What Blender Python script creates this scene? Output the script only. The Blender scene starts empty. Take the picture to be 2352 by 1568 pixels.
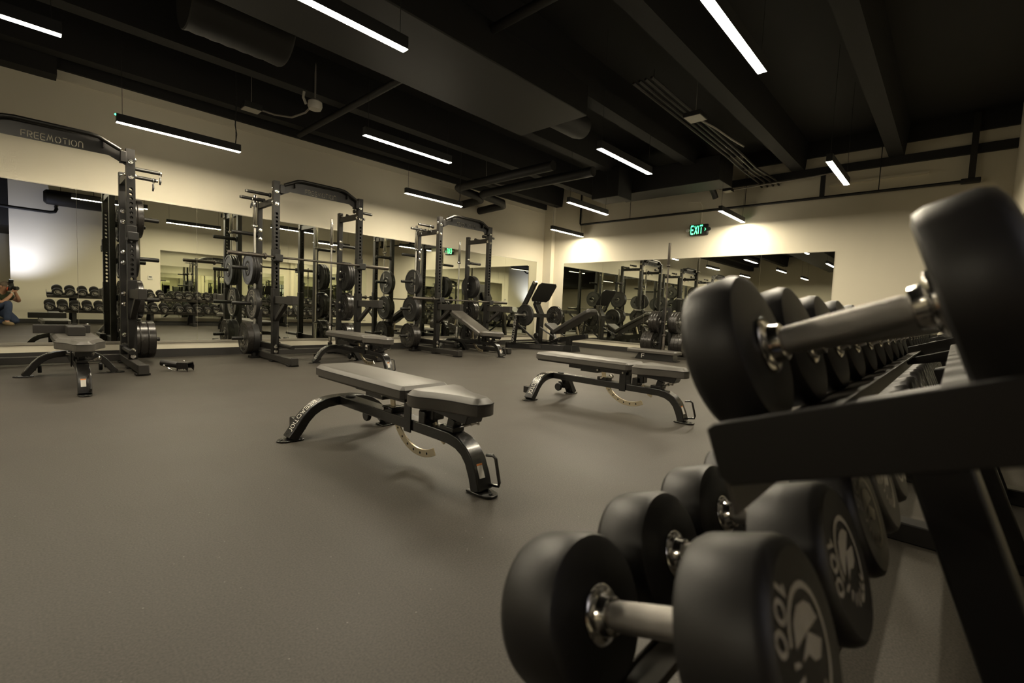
import bpy, bmesh, math, random
from mathutils import Vector, Matrix
random.seed(7)
SC = bpy.context.scene
COL = SC.collection
PI = math.pi
# ------------------------------------------------------------------ camera
H = 0.82
cam_d = bpy.data.cameras.new('camera'); cam = bpy.data.objects.new('camera', cam_d); COL.objects.link(cam)
cam_d.sensor_width = 36.0; cam_d.lens = 16.411; cam_d.clip_start = 0.004; cam_d.clip_end = 100
def _vp(u, v):
    return Vector((u-1176.0, v-784.0, 1072.174)).normalized()
_X = _vp(2193, 753.5); _Y = _vp(42, 662); _Z = _X.cross(_Y)
right = Vector((_X.x, _Y.x, _Z.x)); down = Vector((_X.y, _Y.y, _Z.y)); fwd = Vector((_X.z, _Y.z, _Z.z))
mw = Matrix((right, -down, -fwd)).transposed().to_4x4(); mw.translation = (0, 0, H)
cam.matrix_world = mw
cam_d.dof.use_dof = True; cam_d.dof.focus_distance = 3.6; cam_d.dof.aperture_fstop = 3.4
SC.camera = cam
# ------------------------------------------------------------------ world, exposure
w = bpy.data.worlds.new('world'); SC.world = w; w.use_nodes = True
w.node_tree.nodes['Background'].inputs[0].default_value = (0.5, 0.55, 0.7, 1)
w.node_tree.nodes['Background'].inputs[1].default_value = 0.02
SC.view_settings.view_transform = 'Standard'; SC.view_settings.look = 'None'
SC.view_settings.exposure = 0.0; SC.view_settings.gamma = 1.0; SC.view_settings.use_curve_mapping = False
SC.cycles.max_bounces = 14; SC.cycles.glossy_bounces = 9; SC.cycles.diffuse_bounces = 5
SC.cycles.caustics_reflective = False; SC.cycles.caustics_refractive = False
SC.cycles.sample_clamp_indirect = 6.0
LAMP = 262.0            # LED diffuser emission
LAMP_COL = (1.0, 0.88, 0.66)
FLASH_W = 140.0
# ------------------------------------------------------------------ materials
def mat(name, col, rough=0.5, metal=0.0, spec=0.5, var=0.0, vscale=8.0, bump=0.0, bscale=60.0, rvar=0.0, detail=4.0, coat=0.0):
    m = bpy.data.materials.new(name); m.use_nodes = True
    nt = m.node_tree; b = nt.nodes['Principled BSDF']
    b.inputs['Base Color'].default_value = (*col, 1); b.inputs['Roughness'].default_value = rough
    b.inputs['Metallic'].default_value = metal; b.inputs['Specular IOR Level'].default_value = spec
    if coat: b.inputs['Coat Weight'].default_value = coat; b.inputs['Coat Roughness'].default_value = 0.15
    tc = nt.nodes.new('ShaderNodeTexCoord')
    if var or rvar:
        n = nt.nodes.new('ShaderNodeTexNoise'); n.inputs['Scale'].default_value = vscale; n.inputs['Detail'].default_value = detail
        nt.links.new(tc.outputs['Object'], n.inputs['Vector'])
        if var:
            r = nt.nodes.new('ShaderNodeMapRange'); r.inputs['To Min'].default_value = 1-var; r.inputs['To Max'].default_value = 1+var
            nt.links.new(n.outputs['Fac'], r.inputs['Value'])
            mx = nt.nodes.new('ShaderNodeVectorMath'); mx.operation = 'SCALE'; mx.inputs[0].default_value = col
            nt.links.new(r.outputs[0], mx.inputs['Scale']); nt.links.new(mx.outputs[0], b.inputs['Base Color'])
        if rvar:
            r2 = nt.nodes.new('ShaderNodeMapRange'); r2.inputs['To Min'].default_value = max(0.02, rough-rvar); r2.inputs['To Max'].default_value = rough+rvar
            nt.links.new(n.outputs['Fac'], r2.inputs['Value']); nt.links.new(r2.outputs[0], b.inputs['Roughness'])
    if bump:
        n2 = nt.nodes.new('ShaderNodeTexNoise'); n2.inputs['Scale'].default_value = bscale; n2.inputs['Detail'].default_value = 3
        nt.links.new(tc.outputs['Object'], n2.inputs['Vector'])
        bp = nt.nodes.new('ShaderNodeBump'); bp.inputs['Strength'].default_value = bump; bp.inputs['Distance'].default_value = 0.002
        nt.links.new(n2.outputs['Fac'], bp.inputs['Height']); nt.links.new(bp.outputs[0], b.inputs['Normal'])
    return m
def emis(name, col, s):
    m = bpy.data.materials.new(name); m.use_nodes = True; nt = m.node_tree
    b = nt.nodes['Principled BSDF']; b.inputs['Base Color'].default_value = (0.8, 0.8, 0.8, 1)
    b.inputs['Emission Color'].default_value = (*col, 1); b.inputs['Emission Strength'].default_value = s
    return m
def mirror_mat():
    m = bpy.data.materials.new('mirror_glass'); m.use_nodes = True; b = m.node_tree.nodes['Principled BSDF']
    b.inputs['Base Color'].default_value = (0.90, 0.92, 0.83, 1); b.inputs['Metallic'].default_value = 1; b.inputs['Roughness'].default_value = 0.0
    return m
def floor_mat():
    m = bpy.data.materials.new('rubber_floor'); m.use_nodes = True; nt = m.node_tree; b = nt.nodes['Principled BSDF']
    tc = nt.nodes.new('ShaderNodeTexCoord')
    fine = nt.nodes.new('ShaderNodeTexNoise'); fine.inputs['Scale'].default_value = 170; fine.inputs['Detail'].default_value = 4
    big = nt.nodes.new('ShaderNodeTexNoise'); big.inputs['Scale'].default_value = 1.3; big.inputs['Detail'].default_value = 5
    fleck = nt.nodes.new('ShaderNodeTexVoronoi'); fleck.inputs['Scale'].default_value = 16
    for n in (fine, big, fleck): nt.links.new(tc.outputs['Object'], n.inputs['Vector'])
    r = nt.nodes.new('ShaderNodeMapRange'); r.inputs['From Min'].default_value = 0.25; r.inputs['From Max'].default_value = 0.75
    r.inputs['To Min'].default_value = 0.5; r.inputs['To Max'].default_value = 1.6; nt.links.new(fine.outputs['Fac'], r.inputs['Value'])
    r2 = nt.nodes.new('ShaderNodeMapRange'); r2.inputs['To Min'].default_value = 0.82; r2.inputs['To Max'].default_value = 1.18; nt.links.new(big.outputs['Fac'], r2.inputs['Value'])
    mu = nt.nodes.new('ShaderNodeMath'); mu.operation = 'MULTIPLY'; nt.links.new(r.outputs[0], mu.inputs[0]); nt.links.new(r2.outputs[0], mu.inputs[1])
    sc = nt.nodes.new('ShaderNodeVectorMath'); sc.operation = 'SCALE'; sc.inputs[0].default_value = (0.043, 0.0378, 0.0308); nt.links.new(mu.outputs[0], sc.inputs['Scale'])
    lt = nt.nodes.new('ShaderNodeMath'); lt.operation = 'LESS_THAN'; lt.inputs[1].default_value = 0.035; nt.links.new(fleck.outputs['Distance'], lt.inputs[0])
    mx = nt.nodes.new('ShaderNodeMix'); mx.data_type = 'RGBA'; mx.inputs['B'].default_value = (0.16, 0.15, 0.13, 1)
    nt.links.new(lt.outputs[0], mx.inputs['Factor']); nt.links.new(sc.outputs[0], mx.inputs['A']); nt.links.new(mx.outputs['Result'], b.inputs['Base Color'])
    r3 = nt.nodes.new('ShaderNodeMapRange'); b.inputs['Specular IOR Level'].default_value = 0.33; r3.inputs['To Min'].default_value = 0.44; r3.inputs['To Max'].default_value = 0.62; nt.links.new(big.outputs['Fac'], r3.inputs['Value']); nt.links.new(r3.outputs[0], b.inputs['Roughness'])
    bp = nt.nodes.new('ShaderNodeBump'); bp.inputs['Strength'].default_value = 0.35; bp.inputs['Distance'].default_value = 0.002
    nt.links.new(fine.outputs['Fac'], bp.inputs['Height']); nt.links.new(bp.outputs[0], b.inputs['Normal'])
    return m
MT = dict(
    wall=mat('cream_wall_paint', (0.74, 0.69, 0.555), 0.75, var=0.03, vscale=2.5, bump=0.12, bscale=120),
    floor=floor_mat(), mirror=mirror_mat(),
    ceiling=mat('black_ceiling_paint', (0.007, 0.0066, 0.0066), 0.8, var=0.2, vscale=3, bump=0.2, bscale=30),
    duct=mat('black_duct_paint', (0.0065, 0.006, 0.0058), 0.62, var=0.2, vscale=4),
    base=mat('black_vinyl_base', (0.022, 0.02, 0.018), 0.6, var=0.1),
    channel=mat('mirror_channel', (0.45, 0.42, 0.35), 0.4, 0.6, var=0.05),
    rack=mat('black_powder_coat', (0.0085, 0.0078, 0.0072), 0.40, spec=0.36, var=0.12, vscale=30, bump=0.15, bscale=500),
    gloss=mat('gloss_black_steel', (0.010, 0.0095, 0.009), 0.26, var=0.15, vscale=20, bump=0.18, bscale=420, coat=0.3),
    arm=mat('grey_brown_steel', (0.022, 0.020, 0.0178), 0.46, spec=0.4, var=0.1, vscale=30),
    rail=mat('grey_brown_rail_coat', (0.045, 0.040, 0.033), 0.5, var=0.12, vscale=25),
    hole=mat('dark_bore', (0.006, 0.006, 0.006), 0.9, var=0.05),
    chrome=mat('polished_chrome', (0.72, 0.70, 0.66), 0.14, 1.0, rvar=0.05, vscale=40),
    steel=mat('brushed_steel', (0.55, 0.53, 0.49), 0.34, 1.0, var=0.06, vscale=60, bump=0.1, bscale=700),
    knurl=mat('knurled_steel', (0.40, 0.385, 0.36), 0.42, 1.0, bump=0.5, bscale=1500, var=0.05),
    gold=mat('zinc_plated_steel', (0.66, 0.58, 0.42), 0.3, 1.0, var=0.08, vscale=30),
    bar=mat('black_oxide_bar', (0.09, 0.08, 0.07), 0.4, 0.8, var=0.1, vscale=40),
    rubber=mat('black_rubber_plate', (0.014, 0.0135, 0.013), 0.42, var=0.15, vscale=20, bump=0.1, bscale=200),
    rub_gloss=mat('worn_shiny_rubber', (0.02, 0.018, 0.016), 0.26, var=0.2, vscale=15, rvar=0.08),
    blueface=mat('blue_grey_plate_face', (0.10, 0.105, 0.125), 0.5, var=0.25, vscale=40),
    whitemark=mat('light_grey_plate_print', (0.30, 0.28, 0.25), 0.6, var=0.1, vscale=50),
    greymark=mat('dim_raised_lettering', (0.035, 0.033, 0.03), 0.45, var=0.2, vscale=50),
    uret=mat('black_urethane', (0.012, 0.011, 0.0105), 0.46, var=0.14, vscale=60, bump=0.14, bscale=400),
    print=mat('pale_grey_print', (0.33, 0.31, 0.27), 0.6, var=0.08, vscale=60),
    logo=mat('white_logo_print', (0.62, 0.60, 0.55), 0.6, var=0.04, vscale=60),
    vinyl=mat('dark_grey_vinyl', (0.072, 0.066, 0.058), 0.42, var=0.06, vscale=30, bump=0.2, bscale=300),
    vinyl_side=mat('black_vinyl', (0.030, 0.028, 0.025), 0.45, var=0.06, vscale=30, bump=0.2, bscale=300),
    seam=mat('vinyl_stitching', (0.012, 0.011, 0.010), 0.7, var=0.1),
    plastic=mat('black_plastic', (0.012, 0.012, 0.012), 0.5, var=0.1),
    sticker=mat('white_sticker', (0.55, 0.53, 0.48), 0.6, var=0.1, vscale=300),
    orange=mat('orange_sticker_band', (0.55, 0.17, 0.03), 0.6, var=0.05),
    conduit=mat('galvanised_conduit', (0.30, 0.28, 0.25), 0.5, 0.3, var=0.1),
    white=mat('white_plastic', (0.6, 0.58, 0.52), 0.5, var=0.03),
    skin=mat('skin', (0.42, 0.23, 0.15), 0.55, var=0.1, vscale=12),
    hair=mat('short_grey_hair', (0.16, 0.12, 0.09), 0.8, var=0.3, vscale=80),
    shirt=mat('olive_cotton', (0.035, 0.04, 0.018), 0.85, var=0.2, vscale=15, bump=0.2, bscale=40),
    jeans=mat('blue_denim', (0.035, 0.05, 0.10), 0.85, var=0.25, vscale=20, bump=0.3, bscale=120),
    shoe=mat('tan_suede', (0.22, 0.16, 0.09), 0.85, var=0.15),
    strap=mat('red_strap', (0.45, 0.06, 0.02), 0.6, var=0.1),
    lens=mat('lens_glass', (0.01, 0.01, 0.015), 0.06, var=0.02),
    exitb=mat('exit_housing', (0.012, 0.012, 0.012), 0.45, var=0.05),
    door=mat('grey_door_paint', (0.25, 0.23, 0.2), 0.5, var=0.04),
)
MT['led'] = emis('led_diffuser', LAMP_COL, LAMP)
MT['green'] = emis('exit_green', (0.05, 1.0, 0.30), 4.0)
MT['gdot'] = emis('green_indicator', (0.05, 1.0, 0.35), 6.0)
MT['flashtube'] = emis('flash_tube', (0.85, 0.88, 1.0), 4.0)
# ------------------------------------------------------------------ mesh builder
def frame_of(d):
    d = Vector(d).normalized(); a = Vector((0, 0, 1)) if abs(d.z) < 0.9 else Vector((1, 0, 0))
    u = a.cross(d).normalized(); return u, d.cross(u), d
class MB:
    def __init__(self): self.bm = bmesh.new()
    def quad(self, pts):
        return self.bm.faces.new([self.bm.verts.new(p) for p in pts])
    def box(self, c, s, rot=None):
        vs = []
        for i in range(8):
            p = Vector((s[0]*((i & 1)-.5), s[1]*(((i >> 1) & 1)-.5), s[2]*(((i >> 2) & 1)-.5)))
            if rot is not None: p = rot @ p
            vs.append(self.bm.verts.new(p+Vector(c)))
        for f in ((0, 2, 3, 1), (4, 5, 7, 6), (0, 1, 5, 4), (2, 6, 7, 3), (0, 4, 6, 2), (1, 3, 7, 5)):
            self.bm.faces.new([vs[i] for i in f])
        return self
    def bb(self, x0, x1, y0, y1, z0, z1):
        return self.box(((x0+x1)/2, (y0+y1)/2, (z0+z1)/2), (abs(x1-x0), abs(y1-y0), abs(z1-z0)))
    def loft(self, rings, caps=True, close=False):
        R = [[self.bm.verts.new(p) for p in r] for r in rings]
        n = len(R[0]); m = len(R)
        for i in range(m if close else m-1):
            a, b = R[i], R[(i+1) % m]
            for j in range(n):
                self.bm.faces.new((a[j], a[(j+1) % n], b[(j+1) % n], b[j]))
        if caps and not close:
            self.bm.faces.new(R[0][::-1]); self.bm.faces.new(R[-1])
        return self
    def cyl(self, p0, p1, r, r2=None, seg=14):
        p0 = Vector(p0); p1 = Vector(p1); u, v, d = frame_of(p1-p0); r2 = r if r2 is None else r2
        ring = lambda p, q: [p+(u*math.cos(2*PI*i/seg)+v*math.sin(2*PI*i/seg))*q for i in range(seg)]
        return self.loft([ring(p0, r), ring(p1, r2)])
    def lathe(self, prof, o, d, seg=32, caps=True):
        o = Vector(o); u, v, d = frame_of(d)
        return self.loft([[o+d*h+(u*math.cos(2*PI*i/seg)+v*math.sin(2*PI*i/seg))*r for i in range(seg)] for r, h in prof], caps)
    def tube(self, pts, r, seg=10, close=False):
        P = [Vector(p) for p in pts]; rings = []; n = len(P); pu = None
        for i, p in enumerate(P):
            if close: t = P[(i+1) % n]-P[i-1]
            else: t = (P[min(i+1, n-1)]-P[max(i-1, 0)])
            t.normalize()
            if pu is None: pu, _, _ = frame_of(t)
            u = (pu-t*pu.dot(t)).normalized(); v = t.cross(u); pu = u
            rr = r[i] if isinstance(r, (list, tuple)) else r
            rings.append([p+(u*math.cos(2*PI*k/seg)+v*math.sin(2*PI*k/seg))*rr for k in range(seg)])
        return self.loft(rings, True, close)
    def rtube(self, pts, side, ws, h):
        """rectangular section swept along pts; side = constant lateral axis (width ws), h = in-plane thickness"""
        P = [Vector(p) for p in pts]; s = Vector(side).normalized(); rings = []; n = len(P)
        for i, p in enumerate(P):
            if i == 0: t = (P[1]-P[0]).normalized(); k = 1
            elif i == n-1: t = (P[-1]-P[-2]).normalized(); k = 1
            else:
                t1 = (P[i]-P[i-1]).normalized(); t2 = (P[i+1]-P[i]).normalized(); t = (t1+t2).normalized(); k = 1/max(0.3, t.dot(t1))
            nn = s.cross(t).normalized()*k
            rings.append([p+s*ws/2+nn*h/2, p-s*ws/2+nn*h/2, p-s*ws/2-nn*h/2, p+s*ws/2-nn*h/2])
        return self.loft(rings)
    def prism(self, poly, o, ax, ay, depth):
        """poly: 2D points; extruded by depth along ax x ay"""
        o = Vector(o); ax = Vector(ax); ay = Vector(ay); d = ax.cross(ay).normalized()*depth
        A = [o+ax*x+ay*y for x, y in poly]
        return self.loft([A, [p+d for p in A]])
    def sphere(self, c, r, seg=12, rings=7, s=(1, 1, 1)):
        c = Vector(c)
        rr = []
        for i in range(rings+1):
            th = PI*(0.02+0.96*i/rings)
            rr.append([c+Vector((s[0]*r*math.sin(th)*math.cos(2*PI*k/seg), s[1]*r*math.sin(th)*math.sin(2*PI*k/seg), -s[2]*r*math.cos(th))) for k in range(seg)])
        return self.loft(rr)
    def mesh(self, name, material, ang=32):
        bmesh.ops.recalc_face_normals(self.bm, faces=self.bm.faces[:])
        me = bpy.data.meshes.new(name); self.bm.to_mesh(me); self.bm.free()
        me.materials.append(material if not isinstance(material, str) else MT[material])
        for p in me.polygons: p.use_smooth = True
        me.set_sharp_from_angle(angle=math.radians(ang))
        return me
    def obj(self, name, material, parent=None, bevel=0.0, seg=2, ang=32, loc=None):
        return link(name, self.mesh(name, material, ang), parent, bevel, seg, loc)
def link(name, me, parent=None, bevel=0.0, seg=2, loc=None):
    o = bpy.data.objects.new(name, me); COL.objects.link(o); o.parent = parent
    if loc is not None: o.location = loc
    if bevel:
        m = o.modifiers.new('bevel', 'BEVEL'); m.width = bevel; m.segments = seg; m.limit_method = 'ANGLE'; m.angle_limit = math.radians(40); m.harden_normals = False
    return o
def tag(o, label=None, cat=None, group=None, kind=None):
    if label: o['label'] = label
    if cat: o['category'] = cat
    if group: o['group'] = group
    if kind: o['kind'] = kind
    return o
def thing(name, loc, label, cat, group=None, rz=0.0):
    o = bpy.data.objects.new(name, None); COL.objects.link(o); o.location = loc; o.rotation_euler = (0, 0, rz)
    o.empty_display_size = 0.1
    return tag(o, label, cat, group)
def copy_tree(o, parent=None):
    c = o.copy(); COL.objects.link(c); c.parent = parent
    for ch in KIDS(o): copy_tree(ch, c)
    return c
def KIDS(o): return [x for x in o.children]
def struct(mb, name, material, bevel=0.0, parent=None):
    o = mb.obj(name, material, parent, bevel)
    if parent is None: o['kind'] = 'structure'
    return o
# ------------------------------------------------------------------ stroke lettering
def arc(cx, cy, rx, ry, a0, a1, n=7):
    return [(cx+rx*math.cos(math.radians(a0+(a1-a0)*i/n)), cy+ry*math.sin(math.radians(a0+(a1-a0)*i/n))) for i in range(n+1)]
GL = {
 'F': (0.8, [[(0, 0), (0, 0.9), (0.1, 1), (0.8, 1)], [(0.24, 0.5), (0.72, 0.5)]]),
 'R': (0.85, [[(0, 0), (0, 1), (0.55, 1), (0.75, 0.85), (0.75, 0.62), (0.55, 0.48), (0.24, 0.48)], [(0.42, 0.26), (0.78, 0)]]),
 'E': (0.8, [[(0.78, 0), (0.12, 0), (0, 0.12), (0, 0.88), (0.12, 1), (0.78, 1)], [(0.24, 0.5), (0.74, 0.5)]]),
 'M': (1.15, [[(-0.05, 0), (0.3, 1), (0.52, 0.25), (0.82, 1), (1.02, 0)]]),
 'O': (1.05, [arc(0.5, 0.5, 0.5, 0.5, 100, 260), arc(0.5, 0.5, 0.5, 0.5, -80, 80)]),
 'T': (0.85, [[(0, 1), (0.85, 1)], [(0.42, 0), (0.42, 0.78)]]),
 'I': (0.12, [[(0.05, 0), (0.05, 1)]]),
 'N': (0.85, [[(0, 0), (0, 0.72), (0.18, 1), (0.6, 1), (0.8, 0.78), (0.8, 0)]]),
 'X': (0.8, [[(0, 0), (0.8, 1)], [(0, 1), (0.3, 0.62)], [(0.5, 0.38), (0.8, 0)]]),
 '1': (0.5, [[(0.05, 0.75), (0.35, 1), (0.35, 0)]]),
 '0': (0.8, [arc(0.38, 0.5, 0.36, 0.5, 0, 360, 14)]),
 '9': (0.8, [arc(0.38, 0.68, 0.34, 0.32, 0, 360, 12), [(0.72, 0.62), (0.62, 0.25), (0.4, 0)]]),
 '8': (0.8, [arc(0.38, 0.74, 0.28, 0.26, 0, 360, 10), arc(0.38, 0.25, 0.34, 0.25, 0, 360, 10)]),
 '7': (0.75, [[(0, 1), (0.7, 1), (0.25, 0)]]),
 '6': (0.8, [arc(0.38, 0.32, 0.34, 0.32, 0, 360, 12), [(0.06, 0.4), (0.2, 0.75), (0.45, 1)]]),
 '5': (0.78, [[(0.7, 1), (0.1, 1), (0.06, 0.55), (0.4, 0.62), (0.7, 0.42), (0.68, 0.16), (0.4, 0), (0.03, 0.08)]]),
 '4': (0.8, [[(0.55, 0), (0.55, 1), (0.02, 0.3), (0.78, 0.3)]]),
 '3': (0.78, [[(0.05, 1), (0.7, 1), (0.35, 0.6), (0.7, 0.4), (0.65, 0.1), (0.35, 0), (0.03, 0.08)]]),
 '2': (0.78, [[(0.04, 0.8), (0.2, 1), (0.55, 1), (0.7, 0.8), (0.6, 0.5), (0.04, 0), (0.74, 0)]]),
}
def ribbon(pl, t):
    """left/right offset points of a polyline"""
    P = [Vector((x, y)) for x, y in pl]; n = len(P); L = []; Rr = []
    closed = (P[0]-P[-1]).length < 1e-6
    for i in range(n):
        if closed: a = P[i-1] if i > 0 else P[-2]; b = P[i+1] if i < n-1 else P[1]
        else: a = P[max(i-1, 0)]; b = P[min(i+1, n-1)]
        t1 = (P[i]-a); t2 = (b-P[i])
        if t1.length < 1e-9: t1 = t2
        if t2.length < 1e-9: t2 = t1
        t1 = t1.normalized(); t2 = t2.normalized(); m = (t1+t2)
        m = m.normalized() if m.length > 1e-6 else t1
        k = 1/max(0.45, m.dot(t1)); nn = Vector((-m.y, m.x))*k*t/2
        L.append(P[i]+nn); Rr.append(P[i]-nn)
    return L, Rr
def strokes(word, gap=0.28, slant=0.0):
    out = []; x = 0
    for ch in word:
        wd, st = GL[ch]
        for s in st: out.append([(x+px+slant*py, py) for px, py in s])
        x += wd+gap
    return out, x-gap
def text_mesh(mb, word, f, height, t=0.15, gap=0.28, slant=0.0, center=True, lift=0.0008, width=None):
    """f(sx, sy) -> (Vector position, Vector normal): writes flat ribbons on a surface"""
    st, W = strokes(word, gap, slant)
    kx = height if width is None else width/W
    for s in st:
        L, Rr = ribbon(s, t)
        fn = lambda p: (lambda q: q[0]+q[1]*lift)(f((p.x-(W/2 if center else 0))*kx, (p.y-(0.5 if center else 0))*height))
        lv = [mb.bm.verts.new(fn(p)) for p in L]; rv = [mb.bm.verts.new(fn(p)) for p in Rr]
        for i in range(len(lv)-1): mb.bm.faces.new((lv[i], lv[i+1], rv[i+1], rv[i]))
def planar(o, ax, ay):
    o = Vector(o); ax = Vector(ax).normalized(); ay = Vector(ay).normalized(); n = ax.cross(ay)
    return lambda x, y: (o+ax*x+ay*y, n)
# ================================================================== SETTING
YA, XB, YC, YC1, XD, ZT = 7.54, 9.10, -0.42, -1.05, -6.5, 3.78
struct(MB().bb(XD, XB+.2, -4.2, YA+.2, -0.1, 0), 'floor', 'floor')
wl = struct(MB().bb(XD, XB+.2, YA, YA+.2, 0, ZT), 'wall_left', 'wall')
struct(MB().bb(XB, XB+.2, YC-.2, YA, 0, ZT), 'wall_back', 'wall')
mb = MB(); mb.bb(2.2, XB, YC-.9, YC, 0, ZT); mb.bb(-0.12, 2.2, YC1-.2, YC1, 0, ZT); mb.bb(-0.12, 0.08, -4.2, YC1-.2, 0, ZT); mb.bb(XD, -0.12, -4.2, -4.0, 0, ZT)
struct(mb, 'wall_right', 'wall')
struct(MB().bb(XD-.2, XD, -4.2, YA+.2, 0, ZT), 'wall_front', 'wall')
struct(MB().bb(XD, XB+.2, -4.2, YA+.2, ZT, ZT+.15), 'ceiling', 'ceiling')
struct(MB().bb(8.98, XB, 7.29, YA, 0, ZT), 'trim_1', 'wall')          # corner pilaster
n = 2
def trim(mb, material='ceiling', bevel=0.0):
    global n
    struct(mb, 'trim_%d' % n, material, bevel); n += 1
# double-tee stems of the deck, running along the room
for y in (-0.45, 0.83, 2.11, 3.40, 4.68, 5.96, 7.2):
    mb = MB()
    x1 = XB
    if y < -0.4: x0 = 2.2
    else: x0 = XD
    mb.prism([(-0.09, 3.34), (0.09, 3.34), (0.13, ZT), (-0.13, ZT)], (x0, y, 0), (0, 1, 0), (0, 0, 1), x1-x0)
    if y > 0: trim(mb, 'ceiling')
    else: mb.bm.free()
trim(MB().bb(XD, 0.34, YA-.22, YA, 3.16, ZT))                          # dark soffit over the mirror wall
trim(MB().bb(0.34, 8.98, YA-.05, YA, 3.29, ZT))                      # black band above the painted wall
trim(MB().bb(XB-.06, XB, YC, 3.4, 3.22, 3.34), 'duct')                 # black steel ledger on end wall
trim(MB().bb(0.34, 8.98, YA-.016, YA, 3.185, 3.205), 'wall')           # thin ledge line on painted wall
trim(MB().bb(XB-.05, XB, YC, 3.0, 3.52, ZT), 'duct')
trim(MB().bb(XD, -0.12, -4.0, -1.3, 2.3, ZT), 'duct')                      # dark soffit over the side bay
# baseboards
struct(MB().bb(XD, 8.98, YA-.012, YA, 0, 0.105), 'baseboard_left', 'base')
struct(MB().bb(XB-.012, XB, YC, 7.29, 0, 0.105), 'baseboard_back', 'base')
mb = MB(); mb.bb(2.2, XB, YC, YC+.012, 0, 0.105); mb.bb(-0.12, 2.2, YC1, YC1+.012, 0, 0.105); mb.bb(2.188, 2.2, YC1, YC, 0, 0.105); mb.bb(8.968, 8.98, 7.29, YA-.012, 0, .105); mb.bb(8.968, XB-.012, 7.278, 7.29, 0, .105)
struct(mb, 'baseboard_right', 'base')
# door on the unseen front wall, met in the mirrors
d = struct(MB().bb(XD, XD+.04, 2.0, 3.0, 0, 2.1), 'door_1', 'door', 0.004)
struct(MB().bb(XD, XD+.06, 1.92, 2.0, 0, 2.18).bb(XD, XD+.06, 3.0, 3.08, 0, 2.18).bb(XD, XD+.06, 2.0, 3.0, 2.1, 2.18), 'door_frame', 'base', 0, d)
struct(MB().cyl((XD+.04, 2.9, 1.0), (XD+.09, 2.9, 1.0), .012).cyl((XD+.085, 2.9, 1.0), (XD+.085, 2.78, 1.0), .01), 'door_handle', 'chrome', 0, d)
# ------------------------------------------------------------------ mirrors
def mirror_wall(loc, label, seams, z0, z1, axis, face):
    """seams along x or y; face = coordinate of the glass face, sign gives the side"""
    pos, sgn = face
    t = thing('wall_mirror', loc, label, 'mirror')
    th = 0.006*sgn
    for a, b in zip(seams[:-1], seams[1:]):
        m = MB()
        if axis == 'x': m.bb(a+.0015-loc[0], b-.0015-loc[0], pos-loc[1], pos+th-loc[1], z0-loc[2], z1-loc[2])
        else: m.bb(pos-loc[0], pos+th-loc[0], a+.0015-loc[1], b-.0015-loc[1], z0-loc[2], z1-loc[2])
        m.obj('mirror_panel', 'mirror', t)
    a, b = seams[0], seams[-1]
    for nm, za, zb, k in (('bottom_channel', z0-.018, z0+.012, 2.2), ('top_channel', z1-.004, z1+.006, 1.6)):
        m = MB()
        if axis == 'x': m.bb(a-loc[0], b-loc[0], pos-loc[1], pos+th*k-loc[1], za-loc[2], zb-loc[2])
        else: m.bb(pos-loc[0], pos+th*k-loc[0], a-loc[1], b-loc[1], za-loc[2], zb-loc[2])
        m.obj(nm, 'channel', t)
    return t
SEAM_A = [0.486+1.194*k for k in range(-3, 7)]+[8.75]
mirror_wall((3.0, YA, 0.2), 'long floor-to-head mirror wall behind the three racks', SEAM_A, 0.205, 2.0, 'x', (YA, -1))
mirror_wall((XB, 4.2, 0.2), 'five-panel mirror on the end wall under the exit sign', [1.497, 2.588, 3.689, 4.785, 5.87, 6.967], 0.203, 1.976, 'y', (XB, -1))
mirror_wall((5.6, YC, 0.2), 'mirror behind the long dumbbell racks', [2.62+1.2*k for k in range(0, 6)], 0.2, 2.0, 'x', (YC, 1))
# ------------------------------------------------------------------ pendant lights
LZ = 2.55
def make_pendant():
    t = thing('pendant_light', (0, 0, 0), 'x', 'light', 'linear LED pendants')
    MB().bb(0, 1.14, -.03, .03, .001, .085).obj('housing', 'plastic', t, 0.003)
    MB().bb(.003, 1.137, -.0285, .0285, 0, .002).obj('diffuser', 'led', t)
    for x in (.05, 1.09): MB().cyl((x, 0, .09), (x, 0, ZT-LZ), .0022, seg=6).obj('suspension_cable', 'plastic', t)
    return t
PEN = make_pendant()
LAMPS = [
 (0.72, 6.35, 'LED pendant nearest the mirror wall, between near and middle racks'),
 (4.17, 6.35, 'LED pendant hanging before the mirror wall above the far rack'),
 (7.83, 6.38, 'LED pendant in the far corner beside the end wall mirror'),
 (-0.90, 4.58, 'LED pendant cut off by the top left corner of the view'),
 (2.49, 4.58, 'LED pendant over the middle of the floor, before the middle rack'),
 (6.03, 4.60, 'short-looking LED pendant left of the black duct end'),
 (0.72, 2.87, 'large LED pendant at the top centre-left, above the front bench'),
 (4.25, 2.87, 'LED pendant in the middle of the room right of the long duct'),
 (7.84, 2.90, 'LED pendant right of the exit sign at the end wall'),
 (2.49, 1.12, 'largest LED pendant at the top right above the dumbbells'),
 (6.03, 1.12, 'LED pendant over the far dumbbells at the right'),
 (-2.75, 6.35, 'LED pendant behind the view along the mirror wall'),
 (-4.4, 4.58, 'LED pendant far behind the view in mid-room'),
 (-4.55, 1.12, 'LED pendant farthest behind the photographer'),
]
PENS = [PEN]+[copy_tree(PEN) for _ in LAMPS[1:]]
for i, (x, y, lab) in enumerate(LAMPS):
    p = PENS[i]
    p.location = (x, y, LZ); p['label'] = lab
    if i in (0,): MB().sphere((-.004, 0, .075), .009).obj('indicator_lamp', 'gdot', p)
    if i in (8,): MB().sphere((1.144, 0, .075), .009).obj('indicator_lamp', 'gdot', p)
    if i in (0, 1): MB().tube([(1.09, 0.004, .095), (1.10, .0, .2), (1.085, 0, .3), (1.095, 0, .5), (1.09, .0, ZT-LZ)], .006, 6).obj('power_cord', 'plastic', p)
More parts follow.
